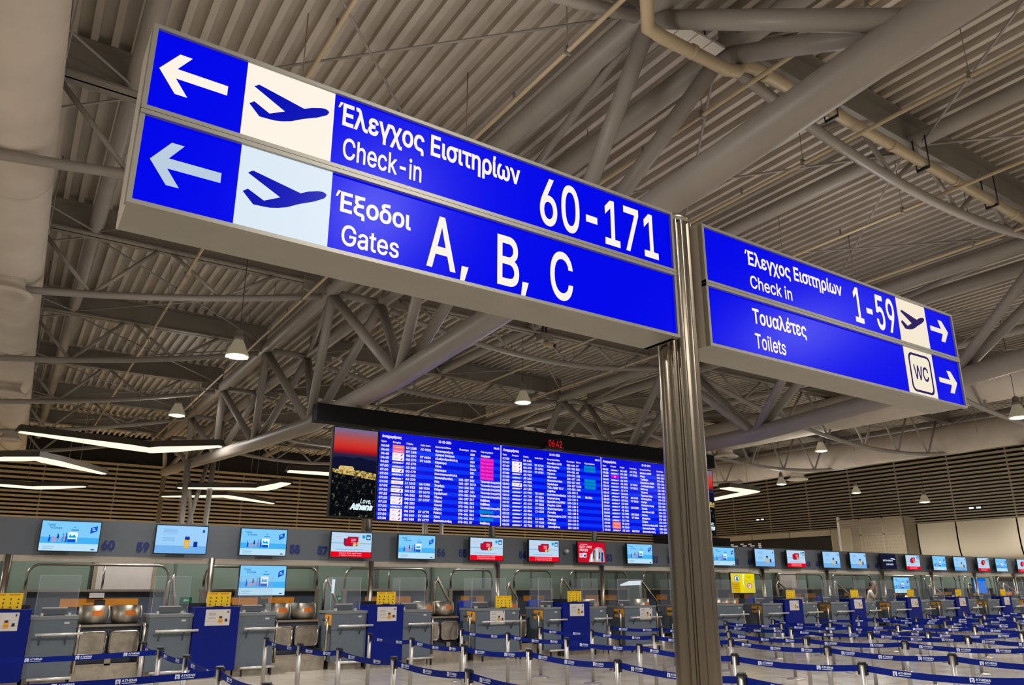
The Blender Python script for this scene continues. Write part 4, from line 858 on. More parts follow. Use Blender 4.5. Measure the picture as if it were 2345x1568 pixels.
# guard loops over the baggage belt, with dark back panels and orange bands
loops = [(60, 384), (467, 726), (790, 978), (1032, 1127), (1177, 1262), (1305, 1436), (1474, 1580), (1638, 1745), (1778, 1884), (1906, 1995), (2023, 2098), (2118, 2188), (2208, 2268), (2285, 2340)]
YL = 18.6
for i, (a, b) in enumerate(loops):
    xa, xb = at(a, 1330, Y=YL).x, at(b, 1330, Y=YL).x; wn = ['below screen of number 60, leftmost', 'below number 58', 'below number 56', 'below number 55', 'below number 54', 'below duty-free screen', 'left of the post', 'behind the yellow screen', 'below number 47', 'behind the person', 'behind blue screen right of person', 'second right of person', 'third right of person', 'at the right edge'][i]
    o = thing('guard_rail', 'stainless guard loop on a dark back panel, %s' % wn, 'guard rail', ((xa+xb)/2, YL, .12), 'guard loops behind the desks')
    zt, zb_ = 2.12, 1.62; r = .22
    pts = [(xa, YL, zb_)]+[(xa+r-r*math.cos(t*PI/12), YL, zt-r+r*math.sin(t*PI/12)) for t in range(7)]+[(xb-r+r*math.sin(t*PI/12), YL, zt-r+r*math.cos(t*PI/12)) for t in range(7)]+[(xb, YL, zb_)]
    MB().path(pts, .028, 10).build('loop_tube', INOX, o)
    MB().box(xa-.08, YL-.04, zb_-.05, xb+.08, YL+.04, zb_).build('top_rail', INOX, o)
    if i in (0, 1, 2, 5, 6, 9): MB().tube((xa+(xb-xa)*(.52 if i != 5 else .36), YL, zb_), (xa+(xb-xa)*(.52 if i != 5 else .36), YL, zt), .022, 8).build('loop_post', INOX, o)
    MB().box(xa, YL+.01, .12, xb, YL+.05, zb_-.05).build('back_panel', DARK, o)
    for s in (xa, xb): MB().box(s-.05, YL-.04, .12, s+.05, YL+.06, zb_-.05).build('panel_post', INOX, o)
    wd = min(1.9, (xb-xa)*.55); xc = xa+(xb-xa)*.52
    MB().box(xc-wd/2, YL-.02, 1.27, xc+wd/2, YL+.01, 1.43).build('orange_band', ORA, o); MB().box(xc-.1, YL-.035, 1.28, xc+.1, YL-.02, 1.41).build('band_emblem', INK, o)
    if i == 0: MB().box(xc-.22, YL-.06, 1.45, xc+.06, YL, 1.55).build('notice_plate', PAPER, o)
# baggage belt running behind the desks
o = thing('baggage_belt', 'long dark baggage belt running behind the check-in desks', 'conveyor', (19, 18, .12))
MB().box(-6, 17.55, .12, 44, 18.45, .5).build('belt_bed', BLACKM, o); MB().box(-6, 17.5, .5, 44, 17.56, .58).build('edge_rail', INOX, o); MB().box(-6, 18.4, .5, 44, 18.46, .58).build('edge_rail', INOX, o)
# sloping handrails
for i, (a, b, c) in enumerate([((387, 1321), (392, 1388), None), ((735, 1325), (757, 1380), 1), ((984, 1325), (1011, 1375), 1), ((1146, 1338), (1164, 1366), None), ((1268, 1325), (1302, 1370), 1), ((1447, 1330), (1482, 1375), None), ((1758, 1331), (1803, 1368), 1), ((1890, 1332), (1930, 1366), 1), ((2107, 1336), (2150, 1370), 1), ((2197, 1336), (2235, 1362), 1), ((2277, 1336), (2320, 1362), 1)]):
    p, q = at(a[0], a[1], Y=17.9), at(b[0], b[1], Y=17.9)
    o = thing('sloping_handrail', 'sloping stainless handrail beside the baggage belt, %s from left' % (ORD+['ninth', 'tenth', 'eleventh'])[i].replace('nearest', 'first'), 'handrail', (p.x, 17.5, .12), 'sloping handrails')
    MB().path([(p.x-.05, 17.5, .6), (p.x-.05, 17.5, p.z-.12), (p.x+.02, 17.5, p.z), (q.x, 17.5, q.z), (q.x+.03, 17.5, q.z-.12), (q.x+.03, 17.5, .6)], .032, 10).build('rail_tube', INOX, o)
    MB().box(p.x-.12, 17.46, .5, p.x+.02, 17.56, .6).build('foot', INOX, o); MB().box(q.x-.05, 17.46, .5, q.x+.1, 17.56, .6).build('foot', INOX, o)

# ------------------------------------------------------------------ check-in desks, pedestals and bag intakes
YD = 16.1
def desk(x0, x1, label, side=None, card=True):
    o = thing('checkin_desk', label, 'check-in desk', ((x0+x1)/2, YD+.4, 0), 'check-in desks')
    MB().box(x0, YD, .16, x1, YD+.78, 1.12).build('desk_body', DESK, o)
    MB().box(x0-.015, YD-.02, 1.12, x1+.015, YD+.8, 1.175).build('desk_top', DESKT, o)
    MB().box(x0+.02, YD+.14, 0, x1-.02, YD+.76, .16).build('plinth', INOXW, o)
    h = MB().tube((x0+.1, YD-.13, .875), (x1+.1, YD-.13, .875), .023, 10).build('handrail', WHITEP, o)
    for f in (.25, .8): MB().bar((x0+(x1-x0)*f, YD-.13, .87), (x0+(x1-x0)*f, YD+.02, .68), .02, .02).build('bracket', DARK, h)
    g = MB().tube((x0+.08, YD-.13, .15), (x1+.02, YD-.13, .15), .024, 10).build('foot_rail', WHITEP, o)
    MB().box(x1-.06, YD-.14, 0, x1-.03, YD-.1, .15).build('rail_foot', BLACK, g); MB().box(x0+.1, YD-.14, 0, x0+.13, YD-.1, .15).build('rail_foot', BLACK, g)
    MB().box(x1-.2, YD-.006, 1.04, x1-.12, YD, 1.075).build('name_plate', WHITEP, o)
    if side: 
        sp = MB().box(x0-.01, YD+.04, .88, x0-.001, YD+.42, 1.1).build('side_notice', AMBER, o); MB().prism([(.04, .03), (.16, .03), (.22, .12), (.16, .19), (.1, .12)], (x0-.011, YD+.36, .88), -EY, EZ, .002).build('notice_mark', PAPER, sp); MB().prism([(.14, .1), (.2, .1), (.2, .18), (.15, .19)], (x0-.012, YD+.36, .88), -EY, EZ, .003).build('notice_mark', INK, sp)
    return o
def terminal(x, label):
    o = thing('desk_terminal', label, 'terminal', (x, YD+.45, 1.175), 'terminals on the desks')
    MB().box(x-.17, YD+.35, 1.175, x+.17, YD+.55, 1.2).build('terminal_foot', BLACK, o); MB().box(x-.2, YD+.42, 1.2, x+.2, YD+.5, 1.31).build('terminal_case', BLACK, o); MB().box(x-.2, YD+.40, 1.297, x+.2, YD+.42, 1.318).build('terminal_rim', WHITEP, o)
def pedestal(x0, x1, label):
    o = thing('blue_pedestal', label, 'pedestal', ((x0+x1)/2, YD+.3, 0), 'blue pedestals between the desks')
    MB().box(x0, YD-.08, .12, x1, YD+.75, 1.26).build('pedestal_body', BLUE, o); MB().box(x0-.005, YD-.085, 1.26, x1+.005, YD+.76, 1.29).build('pedestal_top', BLUE, o); MB().box(x0+.03, YD+.05, 0, x1-.03, YD+.7, .12).build('plinth', INOXW, o)
    MB().box(x0+.02, YD+.5, 1.29, x1-.02, YD+.74, 1.36).build('rear_ledge', BLACK, o)
    return o
def notice(x0, x1, z0, z1, y, label):
    o = thing('notice_stand', label, 'notice', ((x0+x1)/2, y, z0), 'yellow notices'); w = x1-x0; h = z1-z0
    MB().box(x0, y, z0, x1, y+.012, z1).build('yellow_panel', YEL, o); MB().box(x0+w*.3, y, z0-.003, x1-w*.3, y+.16, z0+.012).build('stand_foot', DARK, o)
    MB().box(x0+w*.08, y-.002, z0+h*.86, x0+w*.42, y, z0+h*.93).box(x0+w*.54, y-.002, z0+h*.86, x0+w*.9, y, z0+h*.93).build('heading_bars', ORA, o)
    for r in range(3):
        for c in range(4):
            cx, cz_ = x0+w*(.14+.24*c), z0+h*(.14+.24*r); s = h*.06
            if (r*4+c) in (0, 3, 5): MB().prism([(-s, -s), (s, -s*.6), (s*.4, s*1.2), (-s*.7, s*.6)], (cx, y, cz_), EX, EZ, .002).build('pictogram', INK, o)
            elif (r*4+c) in (1, 6, 10): MB().prism([(-s*.4, -s*1.3), (s*.5, -s*1.1), (s*.3, s*1.2), (-s*.5, s)], (cx, y, cz_), EX, EZ, .002).build('pictogram', INK, o)
            else: MB().prism([(-s*.8, -s*.5), (s, -s), (s*.7, s*.5), (0, s)], (cx, y, cz_), EX, EZ, .002).build('pictogram', INK, o)
    return o
def bottle_poster(x0, x1, z0, z1, y, label):
    o = thing('wall_poster', label, 'poster', ((x0+x1)/2, y, z0), 'white bottle posters'); w = x1-x0; h = z1-z0
    MB().box(x0, y-.01, z0, x1, y, z1).build('sheet', PAPER, o)
    R_ = lambda a, c, e, f: MB().box(x0+a*w, y-.013, z0+c*h, x0+e*w, y-.01, z0+f*h)
    R_(0, .27, 1, .285).build('table_line', GREYINK, o)
    for v in (.76, .7, .64, .48, .42): R_(.13, v, .42, v+.025).build('text_line', GREYINK, o)
    R_(.54, .14, .7, .46).build('printed_bottle', AMBER, o); R_(.56, .46, .68, .58).build('printed_cap', INK, o); R_(.8, .24, .9, .42).build('printed_jar', INK, o); R_(.88, .78, .93, .9).build('corner_logo', INK, o)
REFL = glow('painted_reflection_white', (225, 235, 245), .9)  # glowing white for the reflections painted onto the desk glass
def glass(x0, x1, label, z1=1.88):
    o = thing('glass_screen', label, 'glass screen', ((x0+x1)/2, YD+.3, 1.175), 'clear screens on the desks')
    if 'number 52' in label: painted_reflection(o, [(1420, 1338), (1440, 1330), (1468, 1329), (1467, 1339), (1440, 1340), (1421, 1341)])
    if 'desk left of blue pedestal between numbers 57' in label: painted_reflection(o, [(761, 1326), (768, 1326), (765, 1358), (759, 1358)], 'pale_reflection')
    MB().box(x0, YD+.3, 1.19, x1, YD+.31, z1).build('front_pane', GLASS, o)
    MB().box(x0, YD+.31, 1.19, x0+.01, YD+.7, z1).build('side_pane', GLASS, o)
    for x in (x0, x1-.006): MB().box(x, YD+.296, 1.19, x+.006, YD+.31, z1).build('pane_edge', EDGE, o)
    MB().box(x0, YD+.296, z1-.006, x1, YD+.31, z1).build('pane_edge', EDGE, o)
    for x in (x0+.1, x1-.12): MB().box(x, YD+.26, 1.175, x+.04, YD+.35, 1.22).build('clamp', WHITEP, o)
def painted_reflection(o, pts, name='bright_reflection'):  # a reflection in the glass, drawn as a thin glowing polygon before the pane
    P_ = [at(px, py, Y=YD+.29) for px, py in pts]; MB().prism([(p.x, p.z) for p in P_], (0, YD+.292, 0), EX, EZ, .003).build(name, REFL, o)
MODS = [  # desk spans, pedestal span, words that place it
    (None, (.58, 1.3), (-.25, .57), 'below number 60'), ((2.49, 3.25), (4.11, 4.84), (3.26, 4.10), 'between numbers 59 and 58'), ((6.06, 6.84), (7.69, 8.42), (6.85, 7.68), 'between numbers 57 and 56'),
    ((9.62, 10.85), None, None, 'below number 55'), ((11.6, 12.14), (13.03, 13.64), (12.15, 13.02), 'left of number 53'), ((14.3, 15.45), None, None, 'below number 52'), ((16.3, 16.92), (17.78, 19.08), (16.93, 17.77), 'behind the steel post'),
    ((20.0, 20.97), (21.9, 22.74), (20.98, 21.89), 'below number 49'), ((23.5, 24.48), (25.37, 26.1), (24.49, 25.36), 'below number 47'), ((27.05, 28.01), (28.94, 29.66), (28.02, 28.93), 'right of the person'), ((30.5, 31.45), (32.4, 33.2), (31.46, 32.39), 'below number 43'), ((34.1, 35.1), (36.0, 36.8), (35.11, 35.99), 'second from the right edge'), ((37.7, 38.6), (39.5, 40.3), (38.61, 39.49), 'at the right edge')]
for i, (d1, d2, pd, where) in enumerate(MODS):
    if pd is None:
        desk(d1[0], d1[1], 'single grey check-in desk without pedestal, %s' % where, True); terminal(d1[0]+.35, 'black terminal on single grey desk %s' % where)
        glass(d1[0]+.05, d1[1]-.2, 'clear glass screen on single grey desk %s' % where)
        bottle_poster(d1[0]+(.38 if i == 3 else .55), d1[0]+(.8 if i == 3 else 1.0), .80, 1.15, YD-.002, 'white bottle poster on front of single grey desk %s' % where)
        if i == 3: notice(10.2, 10.66, 1.185, 1.46, YD+.05, 'yellow pictogram notice standing on single grey desk below number 55')
        continue
    if d1: desk(d1[0], d1[1], 'grey check-in desk left of blue pedestal %s' % where, i > 1)
    desk(d2[0], d2[1], 'grey check-in desk right of blue pedestal %s' % where)
    pedestal(pd[0], pd[1], 'blue pedestal %s, between two grey desks' % where if i else 'blue pedestal at left edge beside the grey desk')
    c = (pd[0]+pd[1])/2
    notice(c-.2, c+.25, 1.3, 1.57, YD+.02, 'yellow pictogram notice standing on blue pedestal %s' % where)
    bottle_poster(c-.22, c+.24, .95, 1.25, YD-.082, 'white bottle poster on front of blue pedestal %s' % where)
    if d1: glass(d1[0]+.05, d1[1]-.05, 'clear glass screen on desk left of blue pedestal %s' % where)
    glass(d2[0]+.05, d2[1]-.02, 'clear glass screen on desk right of blue pedestal %s' % where)
    if d1: terminal(d1[0]+.4, 'black terminal on desk left of blue pedestal %s' % where)
    terminal(d2[0]+.36, 'black terminal on desk right of blue pedestal %s' % where)
def intake(x0, x1, where, n=2):
    o = thing('bag_intake', 'stainless bag intake with rounded plates, %s' % where, 'bag intake', ((x0+x1)/2, YD+.5, 0), 'stainless bag intakes')
    MB().box(x0, YD+.18, 0, x1, YD+.22, .3).build('front_sheet', INOXW, o); MB().box(x0, YD+.22, 0, x1, YD+.7, .28).build('scale_bed', BLACKM, o)
    MB().box(x0, YD+.17, .3, x1, YD+.24, .33).build('sill_rail', INOX, o)
    w = (x1-x0)/n
    for k in range(n+1): MB().box(x0+k*w-.05 if 0 < k < n else (x0 if k == 0 else x1-.07), YD+.17, .3, x0+k*w+.05 if 0 < k < n else (x0+.07 if k == 0 else x1), YD+.24, .44).build('sill_post', INOX, o)
    MB().box(x0, YD+.62, .95, x1, YD+.7, .99).build('top_shelf', INOX, o); MB().box(x0, YD+.7, .3, x1, YD+.74, .97).build('rear_panel', DARK, o)
    for s in (x0+.03, x1-.03): MB().box(s-.035, YD+.2, .33, s+.035, YD+.62, .4).build('side_rail', INOX, o); MB().path([(s, YD+.05, .2), (s, YD+.05, .95), (s, YD+.1, 1.0), (s, YD+.3, 1.0)], .03, 8).build('guard_tube', INOX, o)
    for k in range(n):
        a, b = x0+k*w+.04, x0+(k+1)*w-.03; y = YD+.66; pl = rrect(a, .46, b, .86, .07, 4)
        p = MB(); p.prism(pl, (0, y-.04, 0), EX, EZ, .02); q = p.build('tilt_plate', INOXW, o)
        MB().path([(u, y-.06, v) for u, v in pl]+[(pl[0][0], y-.06, pl[0][1])], .016, 8).build('plate_rim', INOX, q)
    return o
def tub(x, y, z, label, r=.27, h=.34):
    o = thing('steel_tub', label, 'tub', (x, y, z), 'stainless tubs at the bag intakes')
    MB().lathe([(0, 0), (r*.86, 0), (r*.95, .03), (r*.99, .08), (r, h), (r*.97, h), (r*.95, .08), (0, .03)], (x, y, z), 28).build('tub_shell', INOXW, o)
    MB().path([(x+r*1.0*s_, y, z+v) if False else (x+r*(1.0+.12*math.sin(v/h*PI)), y-.05, z+v) for s_, v in [(1, h*.15), (1, h*.4), (1, h*.7), (1, h*.95)]], .014, 8).build('grab_handle', WHITEP, o)
    lb = MB(); N = 8
    vs = [(x+r*1.004*math.cos(-PI/2-.15+.8*k/N), y+r*1.004*math.sin(-PI/2-.15+.8*k/N), z+zz) for zz in (h*.45, h*.72) for k in range(N+1)]
    lb.add(vs, [(k, k+1, N+2+k, N+1+k) for k in range(N)], True); lb.build('orange_label', ORL, o)
INT = [(1.32, 2.46, 'between numbers 60 and 59', 2), (4.87, 6.0, 'right of number 58', 2), (8.45, 9.5, 'below number 56', 2), (10.9, 11.5, 'below number 54', 1), (13.68, 14.22, 'right of number 53', 1), (15.5, 16.25, 'left of the steel post', 1), (19.12, 19.9, 'below number 50', 2), (22.78, 23.4, 'right of number 48', 1), (26.15, 26.95, 'in front of the person', 1), (29.7, 30.4, 'left of number 43', 1), (33.3, 34.0, 'right of number 43', 1)]
for a, b, wn, n in INT:
    intake(a, b, wn, n)
    for k in range(n): 
        xx = a+(b-a)*((k+.5)/n) + (.02 if n == 2 else 0)
        tub(xx, YD+1.02, .99, 'stainless tub with orange label, %s' % (('left' if k == 0 else 'right')+' of two, '+wn if n == 2 else wn), .25 if n == 2 else .22)
    o = thing('tub_bench', 'dark bench carrying stainless tubs, %s' % wn, 'bench', ((a+b)/2, YD+1.0, .12), 'benches behind the bag intakes')
    MB().box(a, YD+.76, .93, b, YD+1.3, .99).build('bench_top', BLACKM, o); MB().box(a+.03, YD+.9, .12, b-.03, YD+1.28, .93).build('bench_body', BLACKM, o)
# office chairs seen as blue backrests behind the desks
for i, (px, py, lab) in enumerate([(1225, 1391, 'left of blue pedestal near number 53'), (1728, 1393, 'below the yellow notice screen'), (1884, 1391, 'below number 47'), (1068, 1404, 'left of single desk below number 55')]):
    p = at(px, py, Y=17.2); o = thing('office_chair', 'blue office chair behind the desks, %s' % lab, 'chair', (p.x, 17.25, .12), 'blue office chairs')
    bk = rrect(p.x-.24, .78, p.x+.24, 1.34, .08, 4); MB().prism(bk, (0, 17.24, 0), EX, EZ, .06).build('backrest', CHAIR, o)
    MB().box(p.x-.25, 17.22, .56, p.x+.25, 17.62-.1, .63).build('seat', CHAIR, o); MB().tube((p.x, 17.35, .2), (p.x, 17.35, .56), .03, 10).build('gas_stem', BLACK, o)
    for k in range(5): a = 2*PI*k/5; MB().bar((p.x, 17.35, .2), (p.x+.24*math.cos(a), 17.35+.14*math.sin(a), .15), .04, .03).build('foot_spoke', BLACK, o)
# ------------------------------------------------------------------ queue barriers
ORDN = ['first', 'second', 'third', 'fourth', 'fifth', 'sixth', 'seventh', 'eighth', 'ninth', 'tenth', 'eleventh', 'twelfth', 'thirteenth', 'fourteenth', 'fifteenth', 'sixteenth']
HP = .93
def stanchion(p, label):
    o = thing('queue_post', label, 'queue post', (p.x, p.y, 0), 'queue barrier posts')
    return o
_first = None
def post_body(o):
    global _first
    if _first is None:
        MB().lathe([(0, .0), (.17, 0), (.17, .012), (.15, .02), (.05, .028), (.034, .04)], wloc(o), 24).build('base', POST, o)
        c = wloc(o)
        MB().tube((c.x, c.y, .03), (c.x, c.y, .91), .031, 14).build('tube', POST, o)
        h = MB().box(c.x-.016, c.y-.052, .80, c.x+.016, c.y-.024, .912).box(c.x-.016, c.y+.024, .80, c.x+.016, c.y+.052, .912).box(c.x+.024, c.y-.016, .80, c.x+.05, c.y+.016, .912).tube((c.x, c.y, .908), (c.x, c.y, .93), .04, 14)
        h.build('belt_head', BLACK, o)
        _first = o
    else:
        for ch in _first.children:
            if ch.name.split('.')[0] in ('base', 'tube', 'belt_head'):
                c = ch.copy(); COL.objects.link(c); c.parent = o
def belt(o, p, q, prints=True):
    """flat belt from the head of post o at p to the next post at q"""
    p, q = Vector((p.x, p.y, 0)), Vector((q.x, q.y, 0)); d = (q-p); Ln = d.length; d.normalize(); n = Vector((d.y, -d.x, 0))
    if n.x*1.0+n.y*.6 > 0: n = -n                # the printed side looks towards the waiting side
    a = p+d*.05; b = q-d*.05; N = 10; vs = []; fs = []
    for k in range(N+1):
        t = k/N; c = a.lerp(b, t); sag = .035*4*t*(1-t)
        for s in (-.0015, .0015):
            for z in (.832, .896): vs.append(c+n*s+Vector((0, 0, z-sag)))
    for k in range(N):
        i = k*4
        for A, B in ((0, 1), (1, 3), (3, 2), (2, 0)): fs.append((i+A, i+B, i+4+B, i+4+A))
    m = MB(); m.add(vs, fs); bt = m.build('belt', BELT, o)
    if not prints: return
    R = EZ.cross(-n); R = Vector((-n.y, n.x, 0))
    k = max(1, int(Ln/.52))
    for j in range(k):
        t = (j+.5)/k; c = a.lerp(b, t); sag = .035*4*t*(1-t); O = c+n*.002+Vector((0, 0, .864-sag))
        if not seen(O, 20): continue
        w = MB(); L0 = O-R*.1
        sq = [(0, -.02), (.042, -.02), (.042, .022), (0, .022)]
        w.prism([(0, -.02), (.012, -.02), (.012, .022), (0, .022)], L0, R, EZ, .001); w.prism([(.012, .01), (.042, .01), (.042, .022), (.012, .022)], L0, R, EZ, .001); w.prism([(.03, -.02), (.042, -.02), (.042, .01), (.03, .01)], L0, R, EZ, .001); w.prism([(.014, -.016), (.022, -.016), (.03, .006), (.022, .006)], L0, R, EZ, .001)
        letters(w, 'ATHENS', L0+R*.052-EZ*.001, R, EZ, .02, .13, bold=.025, lift=.001, res=1)
        w.prism([(.055, -.016), (.17, -.016), (.17, -.011), (.055, -.011)], L0, R, EZ, .001)
        w.build('belt_print', PRINT, bt)
W_ = lambda *l: [Vector((x, y, 0)) for x, y in l]
PX_ = lambda *l: [at(x, y, Z=HP) for x, y in l]
LINES = [
    PX_((329, 1469), (367, 1481), (427, 1499), (504, 1525))+W_((1.99, 6.7)),
    PX_((610, 1458), (687, 1472), (777, 1482), (902, 1502), (1073, 1530))+W_((4.0, 5.1)),
    PX_((847, 1449), (943, 1459), (1062, 1474), (1211, 1485), (1414, 1508), (1698, 1540))+W_((5.95, 3.5)),
    PX_((1057, 1438), (1163, 1447), (1297, 1458.5), (1464, 1472), (1682, 1495), (1974, 1514.5))+W_((7.95, 3.5)),
    PX_((1237, 1434), (1355, 1440.6), (1498, 1450), (1673, 1460), (1893.5, 1477), (2179.5, 1495))+W_((9.8, 3.6)),
    PX_((1396, 1429), (1517, 1432.5), (1669, 1443.6), (1845, 1457), (2071, 1465))+W_((11.7, 5.1)),
    W_((12.6, 12.6))+PX_((1664, 1428), (1811, 1436), (1991.5, 1445), (2215, 1454.7))+W_((13.6, 5.1)),
    PX_((1661, 1420), (1789, 1425), (1945, 1430), (2124, 1443.6), (2338, 1445)),
    PX_((1770, 1416), (1900, 1423), (2055.6, 1429), (2231, 1431.6))+W_((16.9, 6.8)),
    PX_((1873, 1412), (2003, 1413))+W_((18.7, 9.85))+PX_((2332, 1426.5)),
    PX_((1963.6, 1410), (2097, 1413), (2245, 1415))+W_((21.0, 8.3)),
    PX_((2049, 1409), (2177, 1411), (2322, 1411)),
    PX_((2124, 1404))+W_((23.4, 11.2), (23.9, 9.8)),
    W_((25.3, 12.7), (25.7, 11.2), (26.2, 9.8)), W_((27.6, 12.7), (28.0, 11.3), (28.4, 9.9)), W_((29.9, 12.8), (30.3, 11.3))]
for i, ln in enumerate(LINES):
    objs = []
    for j, p in enumerate(ln):
        if not (seen((p.x, p.y, .9), 10) or seen((p.x, p.y, .4), 10)):
            objs.append(None); continue
        o = stanchion(p, 'stainless queue post with blue belt, %s line from left, %s from the desks' % (ORDN[i], ORDN[j]))
        post_body(o); objs.append(o)
    for j in range(len(ln)-1):
        o = objs[j] or objs[j+1]
        if o is None: continue
        if objs[j]: belt(o, ln[j], ln[j+1])
        else: belt(o, ln[j+1], ln[j])
    if i == 0:
        for k, (px, py, ex) in enumerate([(1, 50, -1.4), (3, 0, -1.2)]):
            p = ln[px]; belt(objs[px], p, Vector((ex, p.y+(.25 if k == 0 else .1), 0)))
# cross belts between the far lines
for (i, a), (j, b) in [((9, 1), (10, 1)), ((10, 0), (11, 0)), ((11, 1), (12, 0)), ((12, 1), (13, 0)), ((13, 1), (14, 0)), ((14, 1), (15, 1))]:
    p, q = LINES[i][a], LINES[j][b]
    c = [o for o in bpy.data.objects if o.name.startswith('queue_post') and (wloc(o)-Vector((p.x, p.y, 0))).length < .05]
    if c: belt(c[0], p, q)

# ------------------------------------------------------------------ the person behind the desks
PB = at(2009, 1370, Y=17.2); PZ = .12
def skin_mesh(name, nodes, edges, m, parent, sub=2):
    """nodes: name -> ((forward, left, up), radius)"""
    import bmesh
    bm = bmesh.new(); ly = bm.verts.layers.skin.verify(); vd = {}
    for k, (c, r) in nodes.items():
        v = bm.verts.new((c[0], c[1], c[2])); rr = r if isinstance(r, tuple) else (r, r); v[ly].radius = rr; vd[k] = v
    for a, b in edges: bm.edges.new((vd[a], vd[b]))
    vd[next(iter(nodes))][ly].use_root = True
    me = bpy.data.meshes.new(name); bm.to_mesh(me); bm.free()
    ob = bpy.data.objects.new(name, me); COL.objects.link(ob); ob.parent = parent; ob['w'] = parent['w']
    s = ob.modifiers.new('skin', 'SKIN'); s.use_smooth_shade = True; s.branch_smoothing = .4
    u = ob.modifiers.new('sub', 'SUBSURF'); u.levels = sub; u.render_levels = sub
    dg = bpy.context.evaluated_depsgraph_get(); me2 = bpy.data.meshes.new_from_object(ob.evaluated_get(dg)); ob.modifiers.clear(); ob.data = me2
    me2.materials.clear(); me2.materials.append(m); me2.polygons.foreach_set('use_smooth', [True]*len(me2.polygons))
    return ob
per = thing('person', 'person in white cap and cream shirt behind desks, hand raised to face', 'person', (27.72, 17.3, PZ)); per.scale = (.95, .95, .95); per.rotation_euler = (0, 0, math.radians(-52))
N = {'pel': ((0, 0, .96), (.13, .1)), 'sp': ((-.01, 0, 1.15), (.13, .1)), 'ch': ((.03, 0, 1.36), (.11, .085)), 'nb': ((.09, 0, 1.5), .06), 'nk': ((.13, 0, 1.57), .055), 'hd': ((.19, 0, 1.66), (.085, .09)), 'hd2': ((.205, 0, 1.74), (.08, .085)), 'hd3': ((.2, 0, 1.785), .045), 'jaw': ((.245, 0, 1.615), .05), 'nose': ((.305, 0, 1.665), .014), 'ear1': ((.18, .085, 1.68), .016), 'ear2': ((.18, -.085, 1.68), .016)}
Ed = [('pel', 'sp'), ('sp', 'ch'), ('ch', 'nb'), ('nb', 'nk'), ('nk', 'hd'), ('hd', 'hd2'), ('hd2', 'hd3'), ('hd', 'jaw'), ('hd', 'nose'), ('hd', 'ear1'), ('hd', 'ear2')]
arms = {'r': [((.05, -.19, 1.42), .055), ((.12, -.26, 1.16), .043), ((.28, -.12, 1.40), .033), ((.29, -.06, 1.52), .024)], 'l': [((.05, .19, 1.42), .055), ((.06, .27, 1.14), .043), ((.24, .24, .95), .033), ((.36, .2, .86), .024)]}
for s, L4 in arms.items():
    prev = 'ch'
    for k, (c, r) in enumerate(L4): N[s+'a%d' % k] = (c, r); Ed.append((prev, s+'a%d' % k)); prev = s+'a%d' % k
    hx, hy, hz = L4[3][0]; d = Vector(L4[3][0])-Vector(L4[2][0]); d.normalize(); side = Vector((0, 1, 0)).cross(d).normalized() if s == 'r' else Vector((0, 1, 0))
    pm = Vector((hx, hy, hz))+d*.05; N[s+'palm'] = (tuple(pm), (.03, .018)); Ed.append((prev, s+'palm'))
    cv = Vector((0, .04, 0)) if s == 'r' else Vector((0, 0, -.03))
    for f, (off, ln) in enumerate([(-.03, .06), (-.01, .075), (.01, .07), (.03, .055)]):
        a = pm+side*off+d*.045; b = a+d*ln*.5+cv*.4; c = b+d*ln*.3+cv*.7
        N['%sf%da' % (s, f)] = (tuple(a), .01); N['%sf%db' % (s, f)] = (tuple(b), .0095); N['%sf%dc' % (s, f)] = (tuple(c), .008)
        Ed += [(s+'palm', '%sf%da' % (s, f)), ('%sf%da' % (s, f), '%sf%db' % (s, f)), ('%sf%db' % (s, f), '%sf%dc' % (s, f))]
    a = pm-side*.045+d*.0+cv*.4; b = a+d*.035-side*.01+cv*.5
    N[s+'ta'] = (tuple(a), .011); N[s+'tb'] = (tuple(b), .009); Ed += [(prev, s+'ta'), (s+'ta', s+'tb')]
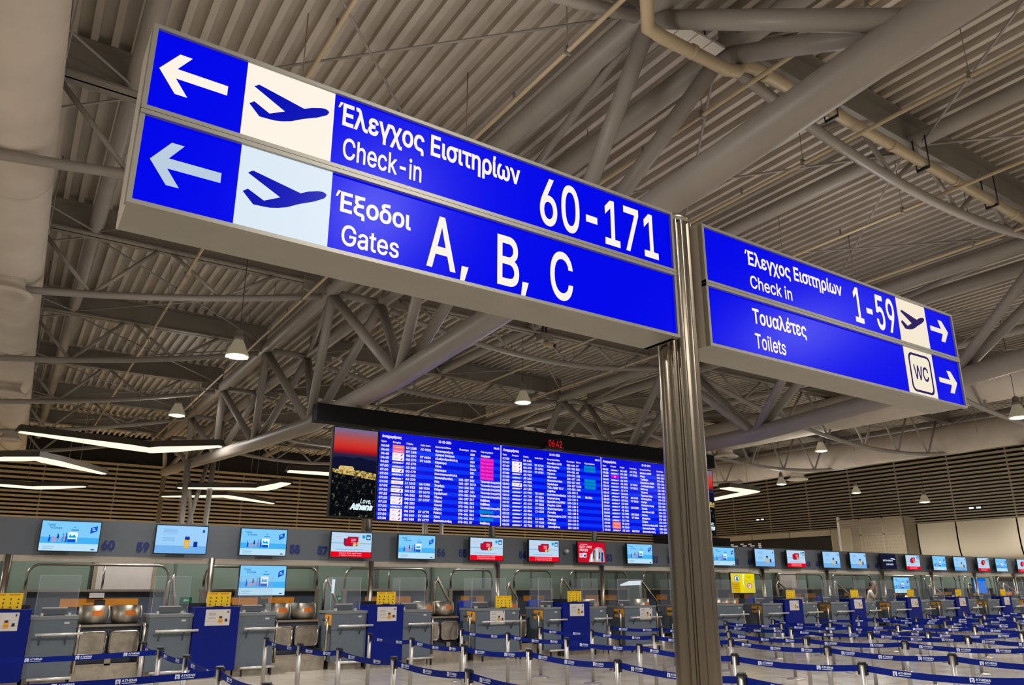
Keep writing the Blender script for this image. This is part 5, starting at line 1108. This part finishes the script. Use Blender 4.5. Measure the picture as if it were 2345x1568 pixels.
for s, y, fx in (('R', -.1, .05), ('L', .1, -.08)):
    N[s+'hip'] = ((0, y, .9), .085); N[s+'kn'] = ((fx*.7+.03, y, .5), .055); N[s+'an'] = ((fx, y, .09), .04); N[s+'toe'] = ((fx+.16, y, .04), .038)
    Ed += [('pel', s+'hip'), (s+'hip', s+'kn'), (s+'kn', s+'an'), (s+'an', s+'toe')]
skin_mesh('body', N, Ed, SKIN, per)
SN = {'w': ((0, 0, .98), (.165, .13)), 's': ((-.01, 0, 1.16), (.165, .135)), 'c': ((.03, 0, 1.37), (.2, .15)), 'n': ((.085, 0, 1.5), .095), 'rs': ((.045, -.19, 1.42), .092), 're': ((.10, -.25, 1.23), .07), 'ls': ((.045, .19, 1.42), .092), 'le': ((.055, .255, 1.23), .07)}
skin_mesh('shirt', SN, [('w', 's'), ('s', 'c'), ('c', 'n'), ('c', 'rs'), ('rs', 're'), ('c', 'ls'), ('ls', 'le')], SHIRT, per)
TN = {'w': ((0, 0, .97), (.15, .12))}
TE = []
for s, y, fx in (('R', -.1, .05), ('L', .1, -.08)):
    TN[s+'h'] = ((0, y, .88), .105); TN[s+'k'] = ((fx*.7+.03, y, .5), .075); TN[s+'a'] = ((fx, y, .1), .062); TE += [('w', s+'h'), (s+'h', s+'k'), (s+'k', s+'a')]
skin_mesh('trousers', TN, TE, TROUS, per)
skin_mesh('cap', {'a': ((.19, 0, 1.765), (.088, .098)), 'b': ((.185, 0, 1.80), .06), 'v': ((.285, 0, 1.745), (.05, .012)), 'v2': ((.335, 0, 1.725), (.03, .008))}, [('a', 'b'), ('a', 'v'), ('v', 'v2')], CAPM, per)
skin_mesh('hair', {'a': ((.115, 0, 1.71), (.06, .075)), 'b': ((.11, 0, 1.65), (.04, .06)), 'c': ((.075, 0, 1.72), .03)}, [('a', 'b'), ('a', 'c')], HAIRM, per)
for f, y in (('shoe', -.1), ('shoe', .1)):
    fx = .05 if y < 0 else -.08
    skin_mesh('shoe', {'a': ((fx-.03, y, .05), .052), 'b': ((fx+.08, y, .045), .05), 'c': ((fx+.19, y, .035), .04)}, [('a', 'b'), ('b', 'c')], BLACK, per)
